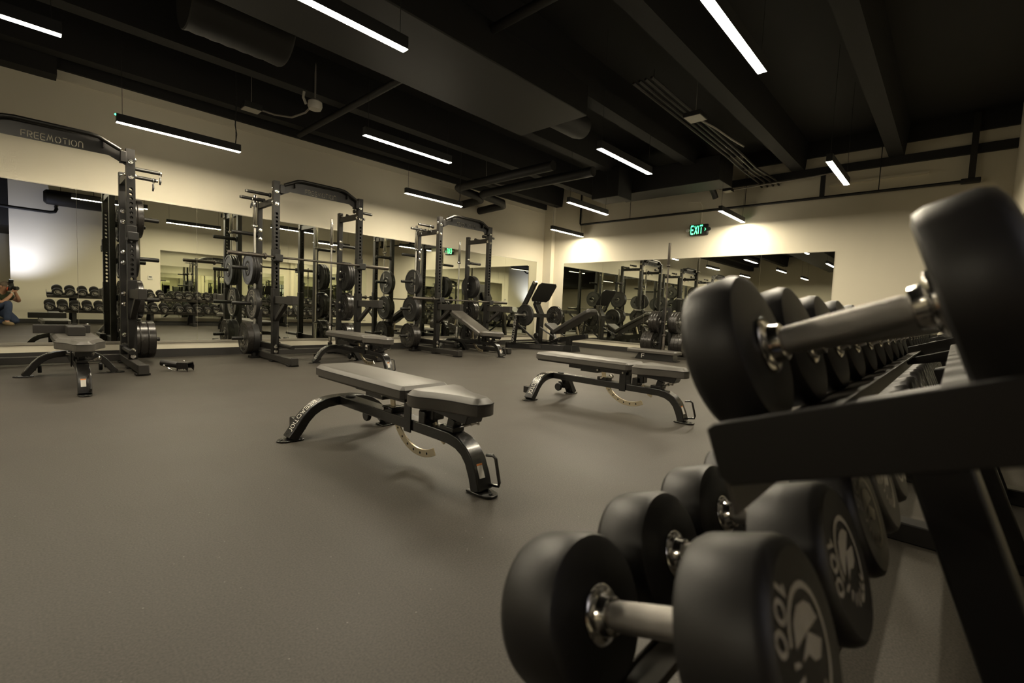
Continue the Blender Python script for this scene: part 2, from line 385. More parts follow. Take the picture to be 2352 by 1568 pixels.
# ------------------------------------------------------------------ ceiling services
tag(MB().cyl((2.92, YA-.25, 3.27), (2.92, YC+.05, 3.27), .04).obj('sprinkler_pipe', 'duct'), 'long black sprinkler pipe crossing the ceiling towards the mirror wall', 'pipe')
t = thing('air_duct', (1.5, 4.3, 3.0), 'large black ceiling duct with a rounded spiral section', 'duct')
MB().bb(-7.5, 2.9, -1.15, -.15, .0, .34).obj('duct_body', 'duct', t, .01)
for k in range(14): pass
mb = MB(); mb.lathe([(.30, 0), (.31, .01)]+[(.30+(.006 if j % 2 else 0), .05+.06*j) for j in range(12)]+[(.31, .78), (.30, .8)], (-.5, .55, .36), (1, 0, 0), 28); mb.obj('spiral_section', 'duct', t)
MB().lathe([(.16, 0), (.16, .5), (.14, .6)], (2.9, -.65, .17), (1, 0, 0), 24).obj('round_collar', 'duct', t)
t = thing('air_duct', (8.0, 3.9, 2.9), 'black box duct hanging near the end wall', 'duct')
MB().bb(-.28, .3, -1.0, 1.0, .12, .52).obj('duct_body', 'duct', t, .008)
MB().bb(-.75, -.28, .55, 1.1, -.02, .5).obj('duct_elbow', 'duct', t, .008)
tag(MB().tube([(8.25, 3.35, 3.2), (8.5, 3.35, 3.16), (8.66, 3.34, 3.08), (8.72, 3.32, 2.98)], .05, 12).obj('duct_outlet', 'duct'), 'small black flexible duct outlet beside the box duct', 'duct')
# pipe run along the end wall
t = thing('end_wall_pipe', (9.0, 3.2, 2.84), 'thin black pipe running along the end wall above the exit sign', 'pipe')
MB().tube([(0, 3.28, .75), (0, 3.28, .02), (0, 3.26, 0), (0, 3.2, 0), (0, -3.2, 0)], .022, 8).obj('pipe_run', 'duct', t)
MB().bb(-.035, .035, -3.24, -3.17, 0, .9).obj('strut_post', 'arm', t)
MB().bb(-.03, .03, -1.5, -1.44, 0, .4).obj('strut_post', 'duct', t)
for y in (2.0, -.3, -2.2): MB().cyl((0, y, .0), (0, y, .8), .006, seg=6).obj('hanger_rod', 'duct', t)
MB().bb(-.05, .05, -3.3, -3.1, -.03, .03).obj('pipe_cap', 'duct', t, .01)
tag(MB().tube([(-3.0, -.75, 2.70), (.55, -.75, 2.66), (.64, -.75, 2.68), (.67, -.80, 2.76), (.67, -YC1*-1.0, 2.84)], .035, 10).obj('wall_pipe', 'duct'), 'black pipe running behind the photographer along the side wall', 'pipe')
t = thing('round_duct', (1.05, -.80, 3.02), 'round black duct high on the wall behind the photographer', 'duct')
MB().lathe([(.12, -.6), (.17, -.55), (.18, -.4), (.18, .4), (.17, .55), (.12, .6)], (0, 0, 0), (1, 0, 0), 24).obj('duct_body', 'duct', t)
for x in (-.3, .3): MB().cyl((x, 0, .15), (x, 0, ZT-3.02), .006, seg=6).obj('hanger_rod', 'duct', t)
# paired insulated pipes by the mirror wall
for k, (x0, y0, z0, lab) in enumerate(((5.62, 6.9, 3.02, 'left of two fat black insulated pipes bending near the wall'), (6.1, 6.75, 2.98, 'right of two fat black insulated pipes bending near the wall'))):
    r = .075
    o = MB().tube([(x0, 4.6-.4*k, z0), (x0, y0-.12, z0), (x0+.03, y0-.04, z0), (x0+.12, y0, z0-.01), (x0+.6, y0, z0-.05), (x0+.68, y0+.06, z0-.08), (x0+.70, YA-.0, z0-.1)], r, 14).obj('insulated_pipe', 'duct')
    tag(o, lab, 'pipe', 'insulated pipes')
# junction boxes and conduits
def jbox(p, size, label, pts, r=.012):
    t = thing('junction_box', p, label, 'junction box')
    MB().box((0, 0, 0), size).obj('box', 'plastic', t, .003)
    MB().box((0, 0, -size[2]/2-.002), (size[0]*.92, size[1]*.92, .004)).obj('cover', 'white', t)
    MB().tube(pts, r, 8).obj('conduit', 'conduit', t)
    MB().cyl((0, 0, size[2]/2), (0, 0, ZT-p[2]), .004, seg=6).obj('hanger_rod', 'conduit', t)
    return t
jbox((2.0, 6.42, 3.14), (.2, .16, .07), 'small junction box with curved conduit above the near pendant', [(.1, 0, 0), (.25, -.05, -.02), (.38, -.25, -.06), (.46, -.46, -.03), (.5, -.55, .04)])
t = thing('ceiling_sensor', (2.53, 5.85, 3.2), 'pale round sensor fitting hanging from the dark ceiling', 'sensor')
MB().lathe([(.03, -.07), (.07, -.06), (.085, -.02), (.08, .03), (.04, .06)], (0, 0, 0), (0, 0, 1), 18).obj('sensor_body', 'white', t)
MB().tube([(-.1, .02, -.02), (-.13, .03, .05), (-.12, .03, .12)], .016, 8).obj('sensor_bracket', 'white', t)
MB().cyl((0, 0, .05), (0, 0, .5), .012, seg=8).obj('stem', 'conduit', t)
jbox((6.0, 6.5, 3.17), (.2, .16, .06), 'small junction box with bent conduit above the far rack pendant', [(.1, 0, 0), (.3, -.1, -.03), (.55, -.35, -.02), (.8, -.6, .08)])
jbox((5.4, 2.35, 3.12), (.22, .2, .05), 'junction box beside the run of thin conduits', [(.1, 0, 0), (.5, -.03, .02), (1.1, -.03, .05), (1.6, -.02, .1)])
for k in range(4):
    tag(MB().tube([(4.6, 2.5+.07*k, 3.3), (7.4, 2.5+.07*k, 3.27), (8.1, 2.48+.07*k, 3.22), (8.85, 2.4+.09*k, 3.2), (9.1, 2.4+.09*k, 3.16)], .016, 6).obj('conduit', 'arm'),
        ['first', 'second', 'third', 'fourth'][k]+' thin conduit from the right in the ceiling bundle', 'conduit', 'ceiling conduits')
jbox((8.55, 3.05, 3.05), (.16, .14, .05), 'junction box above the pendant beside the exit sign', [(.05, 0, 0), (.2, -.5, .06), (.3, -1.1, .1), (.35, -1.6, .14)])
tag(MB().bb(XB-.06, XB, .44, 1.66, 3.03, 3.06).obj('cable_tray', 'wall'), 'cream cable trough high on the end wall', 'cable tray')
# ------------------------------------------------------------------ exit sign
t = thing('exit_sign', (XB-.005, 3.727, 2.50), 'lit green EXIT sign with arrow on the end wall', 'exit sign')
MB().bb(-.06, 0, -.18, .18, -.105, .105).obj('sign_housing', 'exitb', t, .02, 3)
mb = MB(); text_mesh(mb, 'EXIT', planar((-.062, .03, 0), (0, -1, 0), (0, 0, 1)), .15, t=.19, gap=.32, width=.225); mb.obj('sign_letters', 'green', t)
mb = MB()
for s in ([(0, .5), (.35, 0), (0, -.5)],):
    L, Rr = ribbon(s, .16); f = planar((-.063, -.125, 0), (0, -1, 0), (0, 0, 1))
    lv = [mb.bm.verts.new(f(p.x*.05, p.y*.05)[0]) for p in L]; rv = [mb.bm.verts.new(f(p.x*.05, p.y*.05)[0]) for p in Rr]
    for i in range(2): mb.bm.faces.new((lv[i], lv[i+1], rv[i+1], rv[i]))
mb.obj('sign_arrow', 'green', t)
for s in (-1, 1):
    MB().lathe([(.012, 0), (.03, .01), (.035, .035), (.03, .045)], (-.03, s*.205, 0), (-1, 0, 0), 16).obj('emergency_lamp', 'exitb' if s < 0 else 'white', t)
    MB().cyl((-.03, s*.17, 0), (-.03, s*.205, 0), .012, seg=8).obj('lamp_arm', 'exitb', t)
tag(MB().tube([(XB-.02, 3.70, 2.61), (XB-.02, 3.70, 2.95), (XB-.02, 3.75, 3.03), (XB-.06, 3.95, 3.05)], .014, 8).obj('conduit', 'wall'), 'cream conduit rising from the exit sign', 'conduit')
# thermostat on the wall by the dumbbell racks (seen in the mirror)
t = thing('thermostat', (2.40, YC, 1.25), 'small white thermostat on the wall beside the dumbbell mirror', 'thermostat')
MB().bb(-.05, .05, 0, .02, -.05, .05).obj('case', 'white', t, .004)
MB().bb(-.03, .03, .02, .022, .005, .03).obj('display', 'plastic', t)
# ================================================================== DUMBBELL RACKS
TILT = math.radians(20)
AX = Vector((0, math.cos(TILT), -math.sin(TILT))); NX = Vector((0, math.sin(TILT), math.cos(TILT)))
UP = dict(c=Vector((0, .16, .79))-AX*.0785, r=.0925, w=.066, gap=.157)
LO = dict(c=Vector((0, .285, .455))-AX*.07, r=.0935, w=.088, gap=.14)
RL = 2.35
RACK_X = [.434, 2.80, 5.17]
def tray_pt(T, a, nn): return T['c']+AX*a+NX*nn
def build_dumbbell_rack():
    t = thing('dumbbell_rack', (0, 0, 0), 'x', 'dumbbell rack', 'dumbbell racks along the right wall')
    for T in (UP, LO):
        g = T['gap']/2; r = T['r']
        for a0, a1, nm in ((g-.028, g+.021, 'front_rail'), (-g-.024, -g+.028, 'rear_rail')):
            mb = MB()
            prof = [(a0, -r-.004), (a1, -r-.004), (a1, -r), (a0, -r)]
            mb.loft([[tray_pt(T, a, k)+Vector((x, 0, 0)) for a, k in prof] for x in (.006, RL-.006)])
            e = a1 if 'front' in nm else a0
            lip = [(e-.002, -r-.055), (e+.002, -r-.055), (e+.002, -r+.004), (e-.002, -r+.004)]
            mb.loft([[tray_pt(T, a, k)+Vector((x, 0, 0)) for a, k in lip] for x in (.006, RL-.006)])
            mb.obj(nm, 'rail', t)
        for x in (0, RL-.006):
            mb = MB(); mb.loft([[tray_pt(T, a, k)+Vector((x+dx, 0, 0)) for a, k in ((-g-.15, -r-.028), (g+.016, -r-.028), (g+.024, -r-.02), (g+.024, -r+.024), (g+.016, -r+.028), (-g-.15, -r+.028))] for dx in (0, .006)])
            mb.obj('end_plate', 'rack', t, .0015)
    for x in (.38, RL-.38-.13):
        o = Vector((x+.065, -.232, 0))
        rot = Matrix.Rotation(-TILT, 3, 'X')
        L = .74
        mb = MB(); mb.box(o+NX*(L/2+.01), (.13, .066, L-.06), rot); mb.obj('post', 'rack', t, .006, 3)
        MB().bb(x+.02, x+.11, -.38, .34, .0, .075).obj('foot', 'rack', t, .006)
        r = UP['r']; g = UP['gap']/2
        mb = MB(); mb.loft([[tray_pt(UP, q, k)+Vector((x+dx, 0, 0)) for q, k in ((-g-.08, -r-.06), (g, -r-.03), (g, -r-.008), (-g-.08, -r-.008))] for dx in (.03, .10)])
        mb.obj('tray_bracket', 'rack', t, .002)
        # stub under the lower tray, standing on the foot
        p = tray_pt(LO, 0, -LO['r']-.006)
        MB().rtube([(x+.065, p.y, .074), (x+.065, p.y, p.z-.02)], (1, 0, 0), .06, .05).obj('lower_stub', 'rack', t, .003)
        r = LO['r']; g = LO['gap']/2
        mb = MB(); mb.loft([[tray_pt(LO, q, k)+Vector((x+dx, 0, 0)) for q, k in ((-g-.02, -r-.02), (g+.015, -r-.02), (g+.015, -r-.004), (-g-.02, -r-.004))] for dx in (.04, .09)])
        mb.obj('tray_bracket', 'rack', t, .002)
    return t
DR = build_dumbbell_rack()
for i, x in enumerate(RACK_X):
    r = DR if i == 0 else copy_tree(DR)
    r.location = (x, 0, 0)
    r['label'] = ['nearest black two-tier dumbbell rack, its tray end close to the camera', 'middle black two-tier dumbbell rack along the mirror', 'farthest black two-tier dumbbell rack towards the end wall'][i]
# ------------------------------------------------------------------ dumbbells
def head_mesh(r, w):
    mb = MB()
    mb.lathe([(.018, .001), (.026, .0), (r-.013, 0), (r-.004, .0035), (r, .013), (r, w-.015), (r-.004, w-.005), (r-.011, w-.0008), (r-.0125, w-.0012), (.01, w-.0012)], (0, 0, 0), (0, 1, 0), 44)
    return mb.mesh('dumbbell_head', 'uret', 40)
def logo_mesh(r, w, num):
    mb = MB(); f = planar((0, w-.0012, 0), (-1, 0, 0), (0, 0, 1)); R = r*.52
    def rib(pl, t, k=1):
        L, Rr = ribbon(pl, t); lift = Vector((0, .0008, 0))
        lv = [mb.bm.verts.new(f(p.x*R, p.y*R)[0]+lift) for p in L]; rv = [mb.bm.verts.new(f(p.x*R, p.y*R)[0]+lift) for p in Rr]
        for i in range(len(lv)-1): mb.bm.faces.new((lv[i], lv[i+1], rv[i+1], rv[i]))
    rib(arc(0, 0, 1, 1, 20, 290, 22), .13)
    # beast-head blob
    out = [(-.62, .45), (-.3, .62), (.05, .5), (.2, .2), (.18, -.1), (.42, -.45), (.3, -.72), (-.1, -.8), (-.45, -.62), (-.68, -.25), (-.74, .1)]
    c = mb.bm.verts.new(f(-.2*R, -.1*R)[0]+Vector((0, .0008, 0))); vs = [mb.bm.verts.new(f(x*R, y*R)[0]+Vector((0, .0008, 0))) for x, y in out]
    for i in range(len(vs)):
        if i in (0, 5): continue
        mb.bm.faces.new((c, vs[i], vs[(i+1) % len(vs)]))
    for k in range(7):
        a = -55+k*18
        rib([(1.02*math.cos(math.radians(a)), 1.02*math.sin(math.radians(a))), (.72*math.cos(math.radians(a+6)), .72*math.sin(math.radians(a+6)))], .09)
    if num:
        text_mesh(mb, str(num), planar((0, w-.0012, -r*.715), (-1, 0, 0), (0, 0, 1)), r*.235, t=.22, gap=.3, lift=.0008)
    return mb.mesh('logo_print', 'print', 40)
def handle_mesh(gap):
    mb = MB(); mb.lathe([(.0155, -gap/2-.005), (.0155, -gap/2+.022), (.0168, -gap/2+.026), (.0174, 0), (.0168, gap/2-.026), (.0155, gap/2-.022), (.0155, gap/2+.005)], (0, 0, 0), (0, 1, 0), 24)
    return mb.mesh('handle', 'knurl', 40)
def collar_mesh():
    mb = MB(); mb.lathe([(.034, -.004), (.034, .003), (.031, .006), (.024, .008), (.0225, .012), (.0215, .019), (.0175, .021)], (0, 0, 0), (0, 1, 0), 24)
    return mb.mesh('collar_ring', 'chrome', 40)
CM = collar_mesh(); HM = {}; GM = {}; LM = {}
ORD = ['first', 'second', 'third', 'fourth', 'fifth', 'sixth', 'seventh', 'eighth', 'ninth', 'tenth', 'eleventh', 'twelfth', 'thirteenth', 'fourteenth', 'fifteenth', 'sixteenth', 'seventeenth', 'eighteenth', 'nineteenth', 'twentieth', 'twenty-first', 'twenty-second', 'twenty-third', 'twenty-fourth', 'twenty-fifth', 'twenty-sixth', 'twenty-seventh', 'twenty-eighth', 'twenty-ninth', 'thirtieth', 'thirty-first', 'thirty-second', 'thirty-third']
def make_dumbbell(T, x, r, w, num, idx, tier, roll, full):
    c = T['c']+Vector((x, 0, 0))-NX*(T['r']-r)
    lab = '%s dumbbell from the near end on the %s tier' % (ORD[idx], tier)
    if idx == 0: lab = 'round black dumbbell with chrome handle nearest the camera, %s tier' % tier
    t = thing('dumbbell', c, lab, 'dumbbell', 'round black dumbbells on the racks')
    t.rotation_euler = (Matrix.Rotation(-TILT, 3, 'X') @ Matrix.Rotation(roll, 3, 'Y')).to_euler()
    g = T['gap']/2
    if (r, w) not in HM: HM[(r, w)] = head_mesh(r, w)
    if T['gap'] not in GM: GM[T['gap']] = handle_mesh(T['gap'])
    if (r, w, num) not in LM: LM[(r, w, num)] = logo_mesh(r, w, num)
    for s in (1, -1):
        h = link('head', HM[(r, w)], t); h.location = (0, s*g, 0)
        if s < 0: h.rotation_euler = (0, 0, PI)
        l = link('logo_print', LM[(r, w, num)], h)
        if full:
            k = link('collar', CM, t); k.location = (0, s*g, 0); k.rotation_euler = (0, 0, PI if s > 0 else 0)
    link('handle', GM[T['gap']], t)
NUP = 11
iu = il = 0
rollsL = [2.3, 1.8, 2.2, 2.0]
for ri, x0 in enumerate(RACK_X):
    for k in range(NUP):
        x = x0+(.176 if ri == 0 else .12)+k*(.2165 if ri else .2135)
        if x < x0+RL-.09:
            r = round(.0925-.0011*(iu//2), 4)
            make_dumbbell(UP, x, r, round(.066-.0015*(iu//2), 4), 0 if iu > 14 else 50-5*(iu//4), iu, 'upper', random.uniform(-.5, .5)+(1.2 if iu % 3 else -1), True); iu += 1
    for k in range(NUP):
        x = x0+(.046 if ri == 0 else .1)+k*.2095
        if x < x0+RL-.06:
            r = round(.0935-.0004*(il//2), 4)
            make_dumbbell(LO, x, r, round(.088-.0012*(il//2), 4), 100-5*(il//2), il, 'lower', rollsL[il] if il < 4 else random.uniform(-.6, .6)+(2 if il % 2 else -.4), True); il += 1
# ================================================================== BENCHES
LEGPATH = [(-.325, 0), (-.285, .065), (-.248, .122), (-.21, .162), (-.165, .19), (-.115, .205), (-.06, .211), (0, .212)]
def leg_surface(s, tt, yc=1.33):
    """s metres along the outer (upper) face of the left rear leg from the foot, tt across"""
    P = [Vector((x, 0, z)) for x, z in LEGPATH]
    acc = 0
    for a, b in zip(P[:-1], P[1:]):
        l = (b-a).length
        if acc+l >= s or b is P[-1]:
            d = (b-a).normalized(); nrm = Vector((-d.z, 0, d.x)); p = a+d*(s-acc)
            return p+nrm*.0285+Vector((0, yc+tt, 0)), nrm
        acc += l
def pad_rings(outl, z0, z1, ch):
    """closed 2D outline; rounded pad with chamfered top"""
    c = Vector((sum(p[0] for p in outl)/len(outl), sum(p[1] for p in outl)/len(outl)))
    def off(d):
        n = len(outl); res = []
        for i in range(n):
            a = Vector(outl[i-1]); b = Vector(outl[i]); e = Vector(outl[(i+1) % n])
            t1 = (b-a).normalized(); t2 = (e-b).normalized(); m = (t1+t2).normalized(); k = 1/max(.5, m.dot(t1))
            nn = Vector((-m.y, m.x))*k
            res.append(b+nn*d)
        return res
    return [[Vector((p.x, p.y, z)) for p in off(d)] for z, d in ((z0, .004), (z0+.004, 0), (z1-ch, 0), (z1-ch*.55, ch*.45), (z1-ch*.12, ch*.95), (z1, ch*1.5))]
def make_bench(label, loc, rz=0.0, incline=0.0, group='adjustable benches'):
    t = thing('adjustable_bench', loc, label, 'bench', group, rz)
    # spine and front leg
    fp = [(0, .03, .012), (0, .05, .075), (0, .078, .135), (0, .115, .175), (0, .165, .2), (0, .225, .211), (0, .30, .212), (0, 1.30, .212)]
    MB().rtube(fp, (1, 0, 0), .085, .055).obj('spine', 'gloss', t, .005, 3)
    MB().prism([(-.045, .085), (.045, .085), (.045, .01), (.036, -.035), (.018, -.055), (-.018, -.055), (-.036, -.035), (-.045, .01)], (0, 0, .002), (1, 0, 0), (0, 1, 0), .01).obj('front_foot', 'gloss', t, .002)
    MB().lathe([(.004, 0), (.008, .002), (.008, .003)], (0, -.03, .012), (0, 0, 1), 10).obj('foot_bolt_hole', 'hole', t)
    # front handle rod
    MB().tube([(.028, .035, .165), (.03, -.005, .172), (.03, -.022, .162), (.03, -.05, .062), (.03, -.045, .045), (.028, .006, .038)], .0075, 8).obj('lift_handle', 'gloss', t)
    # sticker on the front leg
    o = Vector((-.006, .0325, .095)); ay = Vector((0, .040, .092)).normalized(); axx = Vector((1, 0, 0)); nn = axx.cross(ay)
    o = Vector((-.008, .058, .09))+nn*.0292
    MB().prism([(-.016, -.032), (.016, -.032), (.016, .032), (-.016, .032)], o, axx, ay, .0006).obj('sticker', 'sticker', t)
    MB().prism([(-.016, .024), (.016, .024), (.016, .032), (-.016, .032)], o+nn*.0007, axx, ay, .0005).obj('sticker_band', 'orange', t)
    # rear arch
    path = [(x, 1.33, max(z, .01)) for x, z in LEGPATH]; path = path+[(-x, y, z) for x, y, z in path[-2::-1]]
    MB().rtube(path, (0, 1, 0), .09, .055).obj('rear_leg_arch', 'gloss', t, .005, 3)
    for s in (-1, 1):
        MB().prism([(s*.26, -.047), (s*.36, -.047), (s*.385, -.03), (s*.4, 0), (s*.385, .03), (s*.36, .047), (s*.26, .047)][::s], (0, 1.33, .002), (1, 0, 0), (0, 1, 0), .008).obj('rear_foot', 'gloss', t, .002)
        MB().lathe([(.004, 0), (.008, .001), (.008, .002)], (s*.37, 1.33, .011), (0, 0, 1), 10).obj('foot_bolt_hole', 'hole', t)
        b = MB().bb(s*.285, s*.245, 1.37, 1.445, .05, .115).obj('wheel_bracket', 'gloss', t, .006)
        MB().lathe([(.012, -.014), (.036, -.014), (.04, -.008), (.04, .008), (.036, .014), (.012, .014)], (s*.22, 1.42, .06), (1, 0, 0), 20).obj('transport_wheel', 'plastic', t)
    mb = MB(); text_mesh(mb, 'FREEMOTION', lambda x, y: leg_surface(.16-x, -y), .042, t=.17, gap=.34, width=.235, lift=.0012); mb.obj('leg_lettering', 'logo', t)
    MB().lathe([(.03, 0), (.03, .006), (.02, .009)], (0, 1.23, .2395), (0, 0, 1), 16).obj('rubber_bumper', 'plastic', t)
    # pivot bracket
    for s in (-1, 1): MB().bb(s*.044, s*.052, .515, .575, .175, .345).obj('pivot_plate', 'gloss', t, .002)
    MB().cyl((-.056, .545, .33), (.056, .545, .33), .008, seg=10).obj('pivot_pin', 'steel', t)
    # seat
    MB().rtube([(0, .245, .235), (0, .225, .3)], (1, 0, 0), .05, .05).obj('seat_post', 'gloss', t, .004)
    MB().prism([(.10, .30), (.40, .322), (.40, .345), (.08, .345)], (-.05, 0, 0), (0, 1, 0), (0, 0, 1), .1).obj('seat_frame', 'gloss', t, .003)
    MB().bb(-.035, .035, .2, .30, .238, .262).obj('seat_bracket', 'gloss', t, .004)
    MB().bb(-.02, .05, .37, .43, .26, .34).obj('seat_stop', 'gloss', t, .006)
    kb = MB(); kb.cyl((.03, .225, .255), (.075, .2, .268), .009, seg=10); kb.obj('adjust_pin_shaft', 'chrome', t)
    kb = MB(); kb.lathe([(.008, 0), (.014, .004), (.011, .02), (.012, .03), (.019, .038), (.019, .044), (.012, .047)], (.07, .203, .267), (.85, -.45, .25), 16); kb.obj('adjust_knob', 'chrome', t)
    hs = [(.02, .012), (.048, .022), (.063, .05), (.070, .10), (.083, .17), (.113, .25), (.146, .31), (.157, .345), (.157, .385), (.145, .412), (.12, .425)]
    so = hs+[(-x, y) for x, y in hs[::-1]]
    so = [(x, y) for x, y in so]
    MB().loft(pad_rings(so, .345, .428, .028)).obj('seat_pad', 'vinyl', t, .003, 2, 28)
    rg = pad_rings(so, .345, .4285, .028)
    MB().tube([p+Vector((0, 0, .0)) for p in rg[2]], .0022, 6, True).obj('seat_piping', 'seam', t)
    # small zinc sector under seat
    secA = []
    def sector(c, r0, r1, a0, a1, n=16):
        o = [(c[0]+r1*math.cos(math.radians(a0+(a1-a0)*i/n)), c[1]+r1*math.sin(math.radians(a0+(a1-a0)*i/n))) for i in range(n+1)]
        i_ = [(c[0]+r0*math.cos(math.radians(a0+(a1-a0)*i/n)), c[1]+r0*math.sin(math.radians(a0+(a1-a0)*i/n))) for i in range(n, -1, -1)]
        return o+i_
    def sector_obj(c, r0, r1, a0, a1, nm, nholes, par, n=18):
        mb = MB()
        for sgn in (0,):
            rings = []
            for i in range(n+1):
                a = math.radians(a0+(a1-a0)*i/n)
                rings.append([(x, c[0]+r*math.cos(a), c[1]+r*math.sin(a)) for x, r in ((-.005, r0), (.005, r0), (.005, r1), (-.005, r1))])
            mb.loft(rings)
        o = mb.obj(nm, 'gold', par, .001)
        for i in range(nholes):
            a = math.radians(a0+(a1-a0)*(i+1)/(nholes+1.0)); rm = (r0+r1)/2
            p = Vector((0, c[0]+rm*math.cos(a), c[1]+rm*math.sin(a)))
            MB().cyl(p-Vector((.0056, 0, 0)), p+Vector((.0056, 0, 0)), .0065, seg=10).obj('pin_hole', 'hole', o)
        return o
    sector_obj((.24, .33), .155, .185, -70, -30, 'seat_sector', 2, t, 8)
    # backrest group, rotated about the pivot
    piv = Vector((0, .50, .335)); ca, sa = math.cos(incline), math.sin(incline)
    def rotobj(o):
        o.matrix_parent_inverse = Matrix.Identity(4)
        o.location = piv; o.rotation_euler = (incline, 0, 0)
        for v in o.data.vertices: v.co -= piv
        return o
    bo = [(-.148, .47), (-.13, .452), (.13, .452), (.148, .47), (.148, 1.30), (.135, 1.42), (.11, 1.452), (-.11, 1.452), (-.135, 1.42), (-.148, 1.30)]
    bo2 = bo
    o = rotobj(MB().loft(pad_rings(bo2, .362, .428, .022)).obj('back_pad', 'vinyl', t, .003, 2, 28))
    rotobj(MB().tube([p for p in pad_rings(bo2, .362, .4285, .022)[2]], .002, 6, True).obj('back_piping', 'seam', t))
    MBB = MB().prism([(-.12, .47), (.12, .47), (.12, 1.42), (-.12, 1.42)], (0, 0, .348), (1, 0, 0), (0, 1, 0), .014); rotobj(MBB.obj('backing_board', 'vinyl_side', t))
    rotobj(MB().bb(-.03, .03, .50, 1.12, .31, .348).obj('back_support_tube', 'gloss', t, .003))
    rotobj(MB().bb(-.042, .042, .80, .98, .295, .35).obj('back_support_box', 'gloss', t, .003))
    rotobj(MB().cyl((-.046, .80, .322), (.046, .80, .322), .008, seg=10).obj('support_bolt', 'steel', t))
    s = sector_obj((.50, .335), (.245), .283, -117, 8, 'back_sector', 9, t, 26)
    # sector swings with the back
    for ob in (s,):
        rotobj(ob)
        for ch in ob.children:
            for v in ch.data.vertices: v.co -= piv
    MB().bb(-.045, .045, .70, .80, .238, .268).obj('sector_guide', 'gloss', t, .006)
    MB().cyl((-.07, .745, .262), (.075, .745, .262), .008, seg=10).obj('lock_pin', 'chrome', t)
    MB().lathe([(.008, 0), (.014, .004), (.011, .02), (.012, .03), (.019, .038), (.019, .044), (.012, .047)], (.072, .745, .262), (1, 0, 0), 16).obj('lock_knob', 'chrome', t)
    MB().bb(-.043, .043, .41, .46, .238, .30).obj('rear_stop', 'gloss', t, .004)
    return t
make_bench('flat dark padded bench in the open floor at the front', (1.40, 1.44, 0))
make_bench('flat padded bench at right, partly hidden by the big dumbbell', (3.52, 1.44, 0))
make_bench('padded bench at the far left seen from its seat end', (.345, 4.90, 0))
make_bench('flat padded bench standing before the middle rack', (3.0, 4.78, 0))
make_bench('inclined padded bench set inside the far rack', (5.6, 5.50, 0), incline=math.radians(24))
# spotter arm left lying across the pad of the left bench
t = thing('spotter_arm', (.30, 5.80, .4295), 'loose grey spotter arm lying across the far left bench', 'spotter arm')
MB().bb(-.22, .16, .10, .18, 0, .075).obj('arm_beam', 'arm', t, .004)
MB().bb(-.015, .10, -.26, .10, 0, .078).obj('arm_box', 'arm', t, .004)
MB().lathe([(.012, 0), (.014, .008), (.008, .012)], (.14, .14, .075), (0, 0, 1), 12).obj('arm_bolt', 'steel', t)
# ================================================================== POWER RACKS
def perforated_upright(w, z0, z1, hz0, hz1, pitch, r):
    """hollow square tube, front and back faces pierced by a column of round holes"""
    mb = MB(); bm = mb.bm; hw = w/2
    n = int(round((hz1-hz0)/pitch)); S = 16
    def sq(i):
        a = 2*PI*i/S-PI/4-PI/2; c, s = math.cos(a), math.sin(a); k = 1/max(abs(c), abs(s)); return c*k, s*k
    for y, inner in ((-hw, False), (hw, False)):
        for k in range(n):
            zc = hz0+pitch*(k+.5)
            outer = [bm.verts.new((sq(i)[0]*hw, y, zc+sq(i)[1]*pitch/2)) for i in range(S)]
            hole = []
            lip = []
            for i in range(S):
                x, z = sq(i); l = math.hypot(x, z)
                hole.append(bm.verts.new((x/l*r, y, zc+z/l*r))); lip.append(bm.verts.new((x/l*r, y*(1-.12), zc+z/l*r)))
            for i in range(S):
                j = (i+1) % S
                bm.faces.new((outer[i], outer[j], hole[j], hole[i])); bm.faces.new((hole[i], hole[j], lip[j], lip[i]))
        for a, b in ((z0, hz0), (hz0+n*pitch, z1)):
            mb.quad([(-hw, y, a), (hw, y, a), (hw, y, b), (-hw, y, b)])
    for x in (-hw, hw): mb.quad([(x, -hw, z0), (x, hw, z0), (x, hw, z1), (x, -hw, z1)])
    mb.quad([(-hw, -hw, z1), (hw, -hw, z1), (hw, hw, z1), (-hw, hw, z1)])
    bmesh.ops.remove_doubles(bm, verts=bm.verts[:], dist=1e-5)
    return mb.mesh('front_upright', 'rack')
UPM = perforated_upright(.075, .1, 2.34, .55, 1.95, .05, .0155)
_b = MB(); _b.lathe([(.024, 0), (.024, .003), (.014, .004), (.014, .012), (.011, .015), (.003, .016)], (0, 0, 0), (0, -1, 0), 12); BOLT = _b.mesh('bolt', 'chrome')
def logo_plate():
    c = bpy.data.curves.new('logo_plate', 'CURVE'); c.dimensions = '2D'; c.fill_mode = 'BOTH'; c.extrude = .004
    def spl(pts):
        s = c.splines.new('POLY'); s.points.add(len(pts)-1)
        for p, q in zip(s.points, pts): p.co = (q[0], q[1], 0, 1)
        s.use_cyclic_u = True
    spl([(-.545, 2.165), (-.41, 2.235), (.41, 2.235), (.545, 2.165), (.545, 2.285), (.32, 2.385), (-.32, 2.385), (-.545, 2.285)])
    st, W = strokes('FREEMOTION', .3); k = .43/W
    for s in st:
        L, Rr = ribbon(s, .17); pl = [(p.x, p.y) for p in L]+[(p.x, p.y) for p in Rr[::-1]]
        spl([((x-W/2)*k, 2.252+y*.056) for x, y in pl])
    o = bpy.data.objects.new('tmp', c); COL.objects.link(o)
    dg = bpy.context.evaluated_depsgraph_get(); me = bpy.data.meshes.new_from_object(o.evaluated_get(dg))
    bpy.data.objects.remove(o); me.name = 'logo_plate'
    for v in me.vertices: v.co = (v.co.x, -v.co.z, v.co.y)
    me.materials.clear(); me.materials.append(MT['rack'])
    return me
LOGO = logo_plate()
PEGZ = [1.70, 1.23, .75, .27]
